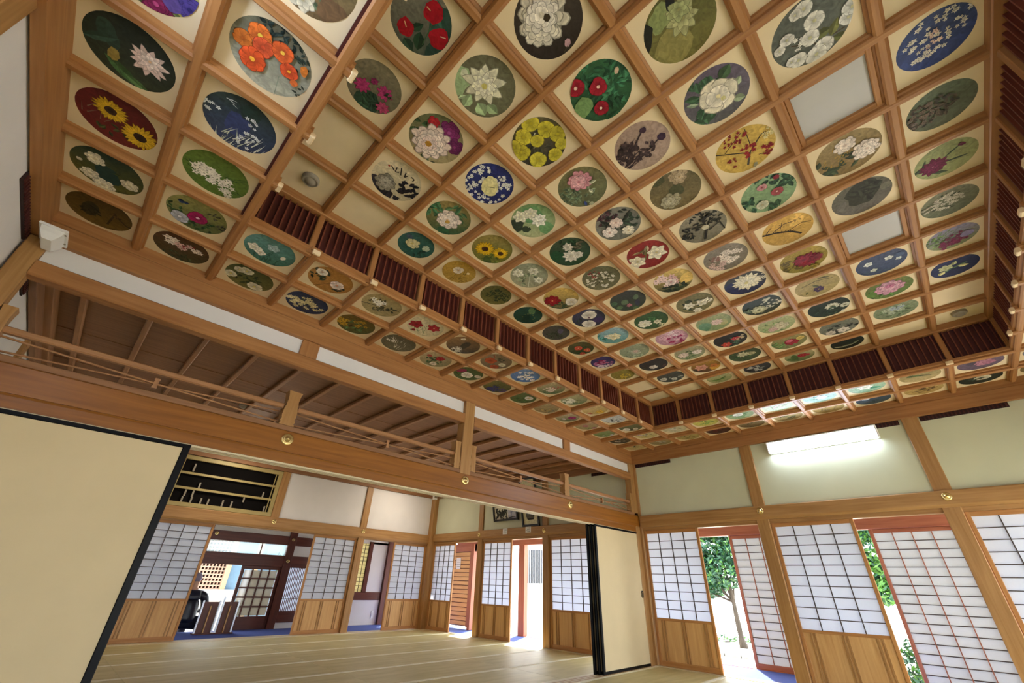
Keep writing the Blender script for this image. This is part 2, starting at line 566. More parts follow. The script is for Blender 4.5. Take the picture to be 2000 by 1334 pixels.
# ------------------------------------------------------------------ left wall, both rooms
wl = structure('wall_left')
box('plaster_panel', XW - .1, XW - .012, YW - .1, YB + .1, 0, 3.45, PLASTERW, wl)
for y in (NB[1], NB[2], NB[3], 1.92, 3.74):
    box('post', XW - .06, XW + .02, y - .07, y + .07, 0, 2.72, POST, wl, .006)
box('tie_beam', XW - .02, XW + .03, YW, -.05, 1.735, 1.903, POST, wl, .006)
box('tie_beam', XW - .02, XW + .03, .08, YB, 1.72, 1.88, POST, wl, .006)
vent(wl, 1, -.68, -.04, XW - .012, 2.655, 2.715, 1)
vent(wl, 1, .12, .75, XW - .012, 2.62, 2.69, 1)

# ------------------------------------------------------------------ near wall (behind the camera), its screens follow below
wn = structure('wall_near')
box('plaster_panel', XW, 0, YW - .1, YW - .012, 1.86, 2.95, PLASTERW, wn)
for x in BAY[1:4]:
    box('post', x - .07, x + .07, YW - .10, YW + .02, 0, 2.72, POST, wn, .006)
box('tie_beam', XW, 0, YW - .02, YW + .035, 1.735, 1.903, POST, wn, .006)
box('lintel', XW, 0, YW - .10, YW, 1.69, 1.86, POST, wn)
box('sill_track', XW, 0, YW - .11, YW + .05, -.05, .006, SILL, wn)

# ------------------------------------------------------------------ back wall of the far room
wb = structure('wall_back')
for x in BAY[1:4]:
    box('post', x - .072, x + .072, YB - .02, YB + .10, 1.66 if x == -3.64 else 0, 2.95, POST, wb, .006)
box('post', XW, XW + .08, YB - .03, YB + .10, 0, 2.72, POST, wb, .006)
for i in range(4):
    d = .075 if i == 1 else .012          # the open transom sits in front of the second bay
    box('plaster_panel', BAY[i] + .07, BAY[i + 1] - .07, YB + d, YB + .10, 1.82, 2.95, PLASTERW, wb)
extrude('tie_beam', [(0, 1.665), (-.03, 1.665), (-.042, 1.695), (-.042, 1.848), (-.036, 1.858), (0, 1.858)], 0, XW, -.03, YB, POST, wb)
box('lintel', XW, 0, YB, YB + .10, 1.645, 1.84, POST, wb)
box('sill_track', XW, 0, YB - .16, YB + .12, -.05, .004, SILL, wb)
for x in (BAY[2], BAY[3]): nail_cover(wb, x, YB - .042, 1.785, 'y')
box('plaster_panel', -7.2, -5.53, YB + .02, YB + .08, 0, 1.66, PLASTERW, wb)

# ------------------------------------------------------------------ shoji and other sliding screens
def pbox(name, axis, la, lb, d0, d1, z0, z1, mat, parent, ch=0.0):
    """box in a wall plane: axis 1 runs along Y (d is X), axis 0 runs along X (d is Y)"""
    if axis == 1:
        return box(name, d0, d1, la, lb, z0, z1, mat, parent, ch)
    return box(name, la, lb, d0, d1, z0, z1, mat, parent, ch)

def shoji(axis, l0, l1, d, top, label, group, foot=.006, paper0=.555, battens=(.15, .5, .85)):
    """paper screen with a boarded foot; room side at d, thickness .03 away from the room"""
    c = (l0 + l1) / 2
    t = tag(empty('shoji_screen', (d + .015, c, foot) if axis == 1 else (c, d + .015, foot)), label, 'paper screen', group)
    D0, D1 = d, d + .03
    st = .036
    pz1 = top - .045
    for a, b in ((l0, l0 + st), (l1 - st, l1)):
        pbox('stile', axis, a, b, D0, D1, foot, top, FRAME, t, .003)
    pbox('top_rail', axis, l0 + st, l1 - st, D0 + .002, D1 - .002, pz1, top, FRAME, t, .003)
    pbox('middle_rail', axis, l0 + st, l1 - st, D0 + .002, D1 - .002, paper0 - .03, paper0, FRAME, t, .003)
    pbox('bottom_rail', axis, l0 + st, l1 - st, D0 + .002, D1 - .002, foot, .066, FRAME, t, .003)
    pbox('paper', axis, l0 + st, l1 - st, D0 + .021, D0 + .023, paper0, pz1, PAPER, t)
    for k in range(1, 4):
        x = l0 + st + (l1 - l0 - 2 * st) * k / 4
        pbox('muntin', axis, x - .0045, x + .0045, D0 + .006, D0 + .021, paper0, pz1, MUNT, t)
    for k in range(1, 10):
        z = paper0 + (pz1 - paper0) * k / 10
        pbox('muntin', axis, l0 + st, l1 - st, D0 + .008, D0 + .021, z - .0042, z + .0042, MUNT, t)
    pbox('foot_board', axis, l0 + st, l1 - st, D0 + .013, D0 + .022, .06, paper0 - .028, {0: KOSHI[2], 1: KOSHI[2], 2: KOSHI[2]}, t)
    for g in battens:
        for e in (-.02, .02):
            x = l0 + (l1 - l0) * g + e
            pbox('batten', axis, x - .008, x + .008, D0 + .002, D0 + .013, .066, paper0 - .03, POST, t)
    return t

SG = 'paper screens with boarded feet'
shoji(1, -.925, -.078, .022, 1.69, 'paper screen beside the pale sliding panel in the corner of the near room', SG)
shoji(1, -2.765, -1.892, .022, 1.69, 'paper screen directly below the lit fluorescent lamp', SG)
shoji(1, -4.56, -3.708, .022, 1.69, 'paper screen cut by the right edge of the photo', SG)
shoji(1, .905, 1.848, .022, 1.675, 'paper screen half covered by the black edges of the pale sliding panels', SG)
shoji(1, 2.82, 3.665, .022, 1.675, 'paper screen under the landscape picture, between two openings to the light', SG)
shoji(1, 4.60, 5.39, .022, 1.675, 'narrow looking paper screen right of the far corner, beside the slatted shutter', SG)
shoji(0, -5.385, -4.54, YB + .022, 1.645, 'paper screen beside the large black edged panel, left of the entrance view', SG)
shoji(0, -2.805, -1.895, YB + .022, 1.645, 'paper screen right of the entrance view, open on its left side', SG)
shoji(0, -.985, -.115, YB + .022, 1.645, 'paper screen left of the far corner on the back wall', SG)

for i in range(4):                       # the wall behind the viewer stands half open like the others
    m = (BAY[i] + BAY[i + 1]) / 2
    shoji(0, BAY[i] + .072, m + .01, YW - .052, 1.69, 'paper screen in the wall behind the viewer, %s from the left' % ['first', 'second', 'third', 'fourth'][i], SG)

def outer_shoji(l0, l1, x, label):
    t = tag(empty('veranda_screen', (x + .015, (l0 + l1) / 2, 0)), label, 'paper screen', 'outer veranda screens')
    for a, b in ((l0, l0 + .04), (l1 - .04, l1)):
        box('stile', x, x + .03, a, b, 0, 1.668, RED, t, .003)
    box('top_rail', x + .002, x + .028, l0 + .04, l1 - .04, 1.622, 1.668, RED, t, .003)
    box('bottom_rail', x + .002, x + .028, l0 + .04, l1 - .04, 0, .06, RED, t, .003)
    box('paper', x + .02, x + .022, l0 + .04, l1 - .04, .06, 1.622, PAPER2, t)
    for k in range(1, 4):
        y = l0 + .04 + (l1 - l0 - .08) * k / 4
        box('muntin', x + .004, x + .02, y - .005, y + .005, .06, 1.622, RED, t)
    for k in range(1, 16):
        z = .06 + 1.562 * k / 16
        box('muntin', x + .006, x + .02, l0 + .04, l1 - .04, z - .0045, z + .0045, MUNT, t)
outer_shoji(-1.86, -.985, 1.03, 'reddish framed outer screen beside the garden tree')
outer_shoji(-3.60, -2.765, 1.03, 'reddish framed outer screen beside the narrow strip of green garden')
outer_shoji(-4.46, -3.60, 1.03, 'reddish framed outer screen behind the right edge post')

def fusuma(l0, l1, y, label, handle=None):
    t = tag(empty('sliding_panel', ((l0 + l1) / 2, y + .012, .004)), label, 'sliding panel', 'black edged sliding panels')
    z0, z1 = .004, 1.662
    for a, b in ((l0, l0 + .042), (l1 - .042, l1)):
        box('stile', a, b, y, y + .026, z0, z1, LACQ, t, .004)
    box('top_rail', l0 + .026, l1 - .026, y + .001, y + .025, z1 - .026, z1, LACQ, t, .004)
    box('bottom_rail', l0 + .026, l1 - .026, y + .001, y + .025, z0, z0 + .03, LACQ, t, .004)
    box('paper_face', l0 + .026, l1 - .026, y + .006, y + .02, z0 + .03, z1 - .026, FUSU, t)
    if handle is not None:
        v, f = lathe_geo([(.036, .008), (.037, -.003), (.031, -.004), (.029, .002), (.012, .003), (.001, .003)], 'y', 20)
        v = [(a * .8, b, c * 1.25) for a, b, c in v]
        h = link('finger_pull', mesh_of('finger_pull', v, f, LACQ, True), (handle, y + .001, .835), t)
        v, f = lathe_geo([(.018, .002), (.02, -.002), (.022, .002)], 'y', 20)
        link('brass_ring', mesh_of('brass_ring', [(a * .8, b, c * 1.25) for a, b, c in v], f[:-2], GOLD, True), (handle, y + .001, .835), h)
fusuma(-7.18, -6.035, -.032, 'large blank cream panel with black edge filling the lower left')
fusuma(-7.18, -6.06, .012, 'second cream panel stacked behind the large lower left one')
fusuma(-1.265, -.075, -.032, 'cream panel with round finger pull beside the corner post', handle=-.155)
fusuma(-1.295, -.105, .012, 'second panel of the right stack, only its black edge showing')
fusuma(-1.325, -.135, .056, 'rearmost panel of the right stack, only its black edge showing')

# ------------------------------------------------------------------ openwork railings above the middle beam
def loft_square(name, prof, x, y, mat, parent, ry=None):
    v, f = [], []
    for hw, z in prof:
        hy = hw if ry is None else ry
        v += [(-hw, -hy, z), (hw, -hy, z), (hw, hy, z), (-hw, hy, z)]
    for i in range(len(prof) - 1):
        for k in range(4):
            j = (k + 1) % 4
            f.append((i * 4 + k, i * 4 + j, i * 4 + 4 + j, i * 4 + 4 + k))
    f.append((3, 2, 1, 0)); e = (len(prof) - 1) * 4; f.append((e, e + 1, e + 2, e + 3))
    return link(name, mesh_of(name, v, f, mat[2]), (x, y, 0), parent)

def newel(x, hw, parent, top=2.235):
    s = hw / .052
    prof = [(.056 * s, 1.95), (.056 * s, 1.962), (.05 * s, 1.966), (.05 * s, 1.974), (.056 * s, 1.978), (.056 * s, 1.992), (.048 * s, 1.998),
            (.055 * s, 2.03), (.052 * s, 2.08), (.043 * s, 2.118), (.047 * s, 2.122), (.047 * s, 2.132), (.041 * s, 2.136), (.046 * s, 2.142),
            (.041 * s, 2.15), (.046 * s, 2.2), (.054 * s, top)]
    return loft_square('newel', prof, x, .012, POST, parent, .042)

def railing(x0, x1, label, newels):
    t = tag(empty('transom_railing', ((x0 + x1) / 2, .01, 1.95)), label, 'railing', 'openwork railings above the middle beam')
    for x, hw in newels: newel(x, hw, t)
    box('top_rail', x0, x1, -.012, .036, 2.082, 2.122, FARB, t, .008)
    n = 10
    for s, (za, zb) in ((-.012, (2.062, 1.972)), (.020, (1.972, 2.062))):
        pts = []
        for k in range(n + 1):
            u = k / n
            e = za + (zb - za) * (u + .10 * math.sin(2 * math.pi * u) * 0)
            pts.append((x0 + (x1 - x0) * u - (x0 + x1) / 2, s * .6, e))
        v, f = tube_geo(pts, .0065, 6)
        link('rod', mesh_of('rod', v, f, FARB[0], True), ((x0 + x1) / 2, .012, 0), t)
    c = (x0 + x1) / 2
    prof = [(.014, 1.982), (.016, 1.992), (.010, 2.0), (.013, 2.01), (.013, 2.024), (.010, 2.034), (.016, 2.042), (.014, 2.052)]
    loft_square('clip', prof, c, .012, FARB, t, .018)
    return t
railing(XW + .10, -5.55, 'openwork railing nearest the left wall, above the large cream panel', [(XW + .135, .03), (-5.495, .052)])
railing(-5.435, -3.715, 'openwork railing between the carved newel and the tall centre post', [(-3.755, .036)])
railing(-3.565, -1.905, 'openwork railing right of the tall centre post', [(-3.53, .034), (-1.855, .048)])
railing(-1.805, -.13, 'openwork railing ending at the room corner', [(-.165, .034)])

# gilt lattice transom on the back wall
tl = tag(empty('transom_lattice', (-4.55, YB, 1.86)), 'gilt framed openwork transom above the entrance view', 'transom')
tx0, tx1, tz0, tz1 = -5.385, -3.715, 1.862, 2.685
for a, b, c, d in ((tx0, tx1, tz0, tz0 + .07), (tx0, tx1, tz1 - .07, tz1), (tx0, tx0 + .07, tz0 + .07, tz1 - .07), (tx1 - .07, tx1, tz0 + .07, tz1 - .07)):
    box('frame_bar', a, b, YB - .012, YB + .03, c, d, GILT, tl, .006)
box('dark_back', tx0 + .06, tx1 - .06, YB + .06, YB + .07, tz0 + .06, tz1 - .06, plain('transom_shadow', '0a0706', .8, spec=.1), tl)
for z in (2.155, 2.395):
    box('crossbar', tx0 + .07, tx1 - .07, YB, YB + .022, z - .018, z + .018, GILT, tl)
box('upright', tx1 - .115, tx1 - .10, YB + .004, YB + .02, tz0 + .07, tz1 - .07, GILT, tl)
for x, za, zb in ((-5.15, 2.43, 2.56), (-4.98, 2.17, 2.27), (-5.14, 2.03, 2.14), (-5.03, 2.03, 2.14), (-5.15, 1.93, 2.02), (-5.02, 1.93, 2.03), (-4.88, 1.93, 2.03),
                  (-4.77, 1.93, 2.03), (-4.55, 1.93, 2.04), (-4.41, 1.93, 2.04), (-4.24, 2.05, 2.15), (-3.95, 2.17, 2.27), (-3.86, 1.93, 2.03)):
    box('small_slat', x - .012, x + .012, YB + .012, YB + .03, za, zb, GREYP, tl)

# ------------------------------------------------------------------ lamps and small fittings
def wall_lamp(x, s, y0, y1, label):
    """fluorescent wall lamp; s is the way it faces along X"""
    c = (y0 + y1) / 2
    t = tag(empty('wall_lamp', (x, c, 2.54)), label, 'lamp', 'fluorescent wall lamps')
    def d(a, b): return sorted((x + s * a, x + s * b))
    a = d(0, .022); box('back_plate', a[0], a[1], y0, y1, 2.545, 2.69, WHITE, t)
    a = d(.022, .105); box('top_plate', a[0], a[1], y0, y1, 2.676, 2.69, WHITE, t)
    a = d(.022, .098)
    prof = [(0, 2.556), (.055, 2.556), (.075, 2.575), (.076, 2.655), (.06, 2.675), (0, 2.675)]
    prof = [(s * (p + .022), z) for p, z in prof]
    if s < 0: prof = prof[::-1]
    extrude('diffuser', prof, 1, y0 + .02, y1 - .02, x, LAMPM, t)
    a = d(.022, .106)
    for e in ((y0, y0 + .02), (y1 - .02, y1)):
        box('end_cap', a[0], a[1], e[0], e[1], 2.546, 2.676, WHITE, t, .006)
wall_lamp(.012, -1, -3.315, -2.115, 'long fluorescent lamp glowing on the wall above the paper screens')
wall_lamp(XW - .012, 1, -3.315, -2.115, 'long fluorescent lamp on the left wall behind the viewer')

def dome_lamp(x, y, label):
    t = tag(empty('ceiling_lamp', (x, y, 2.85)), label, 'lamp', 'round ceiling lamps of the far room')
    v, f = lathe_geo([(.27, 0), (.27, -.03), (.25, -.05)], 'z', 32)
    link('rim', mesh_of('rim', v, f, FARC[0], True), (x, y, 2.85), t)
    v, f = lathe_geo([(.25, -.045), (.245, -.09), (.2, -.13), (.12, -.155), (.001, -.162)], 'z', 32)
    link('shade', mesh_of('shade', v, f, DOMEM, True), (x, y, 2.85), t)
dome_lamp(-4.56, 4.70, 'white round ceiling lamp peeking under the beam left of centre')
dome_lamp(-1.26, 4.62, 'white round ceiling lamp peeking under the beam near the far corner')

def detector(x, y, z, r, label):
    v, f = lathe_geo([(r, 0), (r, -.02), (r * .82, -.034), (r * .8, -.03), (r * .55, -.03), (r * .5, -.042), (.001, -.044)], 'z', 24)
    o = link('smoke_detector', mesh_of('smoke_detector', v, f, GREYP, True), (x, y, z), None)
    b, g = lathe_geo([(r * .84, -.024), (r * .9, -.024), (r * .9, -.018), (r * .84, -.018)], 'z', 24)
    link('sensor_ring', mesh_of('sensor_ring', b, g[:-2], BLACKF, True), (x, y, z), o)
    tag(o, label, 'smoke detector', 'smoke detectors')
cxa, cya = (XLN[0] + XLN[1]) / 2, (YLN[-1] + YLN[-2]) / 2
detector(cxa + .01, cya - .01, H2 + DZ, .058, 'grey smoke detector in the blank corner panel near the left rim')
detector((XLN[-1] + XLN[-2]) / 2, (YLN[0] + YLN[1]) / 2, H2 + DZ, .058, 'grey smoke detector in the blank corner panel at far right')
detector(-5.30, 2.77, 2.899, .055, 'round detector on the brown ceiling seen through the railing')

# emergency light in the corner of the border
o = tag(empty('emergency_light', (-7.17, -.15, 2.70)), 'white boxy emergency light in the corner above the white strip', 'lamp')
v = [(-.07, -.1, 0), (.07, -.1, 0), (.07, .1, 0), (-.07, .1, 0), (-.035, -.085, -.0), (.035, -.085, 0), (.035, .085, 0), (-.035, .085, 0)]
box('mount_plate', -7.235, -7.105, -.245, -.048, 2.70, 2.715, WHITE, o, .003)
vv, ff = [], []
for (w, l, z) in ((.052, .088, 0), (.046, .084, -.03), (.022, .07, -.075)):
    vv += [(-w, -l, z), (w, -l, z), (w, l, z), (-w, l, z)]
for i in range(2):
    for k in range(4):
        j = (k + 1) % 4
        ff.append((i * 4 + k, i * 4 + j, i * 4 + 4 + j, i * 4 + 4 + k))
ff.append((8, 9, 10, 11)); ff.append((3, 2, 1, 0))
link('cover', mesh_of('cover', vv, ff, WHITE), (-7.17, -.147, 2.70), o)
for dy in (-.06, .05):
    v, f = lathe_geo([(.006, 0), (.006, -.004), (.001, -.005)], 'z', 10)
    link('screw', mesh_of('screw', v, f, GREYP), (-7.115, -.147 + dy, 2.70), o)

o = tag(empty('speaker_box', (-.11, YB - .06, 2.66)), 'small pale box in the far upper corner', 'speaker')
box('case', -.16, -.055, YB - .115, YB - .052, 2.665, 2.80, WHITE, o, .006)
box('front_grille', -.15, -.065, YB - .119, YB - .114, 2.70, 2.79, GREYP, o)

# ------------------------------------------------------------------ flat artwork made of coloured polygons
class Canvas:
    def __init__(self, seed=0, clip=None):
        self.v, self.c, self.f, self.lay = [], [], [], 0
        self.rng = random.Random(seed)
        self.clip = clip or [(math.cos(2 * math.pi * k / 36), math.sin(2 * math.pi * k / 36)) for k in range(36)]
    def poly(self, pts, cols):
        """pts 2-D, cols linear rgb per point; clipped to the outline, stacked on what is already there"""
        data = [(p[0], p[1], *c[:3]) for p, c in zip(pts, cols)]
        n = len(self.clip)
        for i in range(n):
            ax, ay = self.clip[i]; bx, by = self.clip[(i + 1) % n]
            ex, ey = bx - ax, by - ay
            out = []
            for k in range(len(data)):
                P, Q = data[k - 1], data[k]
                sp = ex * (P[1] - ay) - ey * (P[0] - ax); sq = ex * (Q[1] - ay) - ey * (Q[0] - ax)
                if (sp >= 0) != (sq >= 0):
                    t = sp / (sp - sq)
                    out.append(tuple(a + (b - a) * t for a, b in zip(P, Q)))
                if sq >= 0: out.append(Q)
            data = out
            if len(data) < 3: return
        b = len(self.v)
        self.lay += 1
        for d in data:
            self.v.append((d[0], d[1], self.lay)); self.c.append(d[2:])
        self.f.append(tuple(range(b, b + len(data))))
    def jit(self, col, a=.12):
        k = 1 + self.rng.uniform(-a, a)
        return tuple(min(1, x * k) for x in col[:3])
    def petal(self, x, y, ang, ln, wd, base, tip, point=False):
        prof = [(0, 0), (.3, -.36), (.6, -.5), (.86, -.26), (1, 0), (.86, .26), (.6, .5), (.3, .36)] if point else \
               [(0, 0), (.3, -.3), (.62, -.5), (.88, -.42), (1, -.12), (.97, .12), (.88, .42), (.62, .5), (.3, .3)]
        ca, sa = math.cos(ang), math.sin(ang)
        pts = [(x + ca * a * ln - sa * b * wd, y + sa * a * ln + ca * b * wd) for a, b in prof]
        if ln > .09:                                   # a darker contour under each petal
            k = 1.05; ed = tuple(v * .42 for v in tip)
            self.poly([(x + ca * a * ln * k - sa * b * wd * 1.12, y + sa * a * ln * k + ca * b * wd * 1.12) for a, b in prof], [ed] * len(prof))
        cols = [tuple(p + (q - p) * min(1, a * 1.5) for p, q in zip(base, tip)) for a, b in prof]
        self.poly(pts, cols)
    def blob(self, x, y, r, col, asp=1, ang=0, n=16, rough=.12):
        ca, sa = math.cos(ang), math.sin(ang)
        pts = []
        for k in range(n):
            w = 2 * math.pi * k / n
            q = r * (1 + self.rng.uniform(-rough, rough))
            a, b = q * asp * math.cos(w), q * math.sin(w)
            pts.append((x + ca * a - sa * b, y + sa * a + ca * b))
        self.poly(pts, [self.jit(col, .05) for _ in pts])
    def leaf(self, x, y, ln, ang, wd, col):
        ca, sa = math.cos(ang), math.sin(ang)
        h = ln / 2
        for s, k in ((1, 1.3), (-1, .68)):
            prof = [(-h, 0), (-h * .45, s * wd * .42), (h * .1, s * wd * .5), (h * .6, s * wd * .28), (h, 0)]
            c = tuple(min(1, v * k) for v in col[:3])
            self.poly([(x + ca * a - sa * b, y + sa * a + ca * b) for a, b in prof], [c] * 5)
    def flower(self, x, y, r, n, col, ctr, style):
        R = self.rng
        ph = R.uniform(0, 6.28)
        dk = tuple(v * .38 for v in col); mid = tuple(v * .6 for v in col); lt = tuple(min(1, v * 1.15) for v in col)
        if style == 2:
            self.blob(x, y, r * .82, dk, n=20, rough=.08)
            for q, m, sh in ((1, n, 0), (.76, max(5, n - 1), .5), (.5, max(4, n - 3), .2)):
                for k in range(m):
                    self.petal(x, y, ph + sh + 2 * math.pi * k / m + R.uniform(-.12, .12), r * q * R.uniform(.88, 1.06), r * q * 6.2 / m * .72, dk if q > .9 else mid, self.jit(col if q > .6 else lt, .1))
            self.blob(x, y, r * .17, ctr, n=10)
        elif style == 3:
            for q, sh in ((1, 0), (.84, .5)):
                for k in range(n):
                    self.petal(x, y, ph + 2 * math.pi * (k + sh) / n + R.uniform(-.08, .08), r * q * R.uniform(.9, 1.08), r * q * 1.6 * 6.2 / n * .55, mid if q == 1 else col, self.jit(col if q == 1 else lt, .1), True)
            self.blob(x, y, r * .36, ctr, n=16, rough=.05)
            self.blob(x, y, r * .17, tuple(v * .5 for v in ctr), n=10)
        else:
            pt = style == 1
            rings = ((1, 0), (.68, .5)) if pt else ((1, 0),)
            for q, sh in rings:
                for k in range(n):
                    self.petal(x, y, ph + 2 * math.pi * (k + sh) / n + R.uniform(-.12, .12), r * q * R.uniform(.88, 1.08), r * q * (6.2 / n) * (.62 if pt else .98), dk, self.jit(col if q == 1 else lt, .1), pt)
            self.blob(x, y, r * (.14 if pt else .2), ctr, n=10)
    def strip(self, pts, w, col):
        for (a, b), (c, d) in zip(pts[:-1], pts[1:]):
            dx, dy = c - a, d - b
            L = math.hypot(dx, dy) or 1
            nx, ny = -dy / L * w / 2, dx / L * w / 2
            self.poly([(a + nx, b + ny), (a - nx, b - ny), (c - nx * .85, d - ny * .85), (c + nx * .85, d + ny * .85)], [col] * 4)
    def elements(self, els):
        R = self.rng
        for e in els:
            k = e[0]
            if k == 'S':
                p = e[1]
                self.strip([(p[i], p[i + 1]) for i in range(0, len(p), 2)], e[2] * 1.2, lin(e[3])[:3])
                continue
            x, y = e[1], e[2]
            if k == 'F':
                self.flower(x, y, e[3] * 1.13, e[4], lin(e[5])[:3], lin(e[6])[:3], e[7])
            elif k == 'L':
                self.leaf(x, y, e[3], math.radians(e[4]), e[5] * 1.3, lin(e[6])[:3])
            elif k == 'B':
                self.blob(x, y, e[3], lin(e[4])[:3], e[5] if len(e) > 5 else 1, math.radians(e[6]) if len(e) > 6 else 0)
            elif k == 'V':
                c = lin(e[6])[:3]
                for _ in range(e[4]):
                    w, q = R.uniform(0, 6.28), e[3] * math.sqrt(R.random())
                    self.leaf(x + q * math.cos(w), y + q * math.sin(w), e[5] * R.uniform(.85, 1.45), R.uniform(0, 6.28), e[5] * .55, self.jit(c, .5))
            elif k == 'D':
                c = lin(e[6])[:3]
                for _ in range(e[4]):
                    w, q = R.uniform(0, 6.28), e[3] * math.sqrt(R.random())
                    X, Y, rr, ph = x + q * math.cos(w), y + q * math.sin(w), e[5] * R.uniform(.95, 1.5), R.uniform(0, 6.28)
                    pts, cc = [], self.jit(c, .12)
                    for m in range(15):
                        rad = rr * (1, .92, .5)[(m + 1) % 3] if m % 3 != 2 else rr * .5
                        pts.append((X + rad * math.cos(ph + m * .41888), Y + rad * math.sin(ph + m * .41888)))
                    self.poly(pts, [cc] * 15)
                    self.blob(X, Y, rr * .22, tuple(v * .45 for v in c), n=6)
            elif k == 'G':
                c = lin(e[7])[:3]
                for _ in range(e[4]):
                    w, q = R.uniform(0, 6.28), e[3] * math.sqrt(R.random())
                    X, Y = x + q * math.cos(w), y + q * math.sin(w)
                    ln, th, wd = e[5] * R.uniform(.6, 1.1), math.radians(e[6]) + R.uniform(-.5, .5), e[8] * 1.4
                    self.poly([(X - math.sin(th) * wd / 2, Y + math.cos(th) * wd / 2), (X + math.sin(th) * wd / 2, Y - math.cos(th) * wd / 2),
                               (X + math.cos(th) * ln, Y + math.sin(th) * ln)], [self.jit(c, .15)] * 3)
    def mesh(self, name, fn):
        """fn(u, v, layer) -> 3-D point"""
        me = bpy.data.meshes.new(name)
        me.from_pydata([fn(*p) for p in self.v], [], self.f)
        at = me.color_attributes.new('Col', 'FLOAT_COLOR', 'POINT')
        flat = []
        for c in self.c: flat += [c[0], c[1], c[2], 1.0]
        at.data.foreach_set('color', flat)
        me.materials.append(PAINT)
        me.update()
        return me

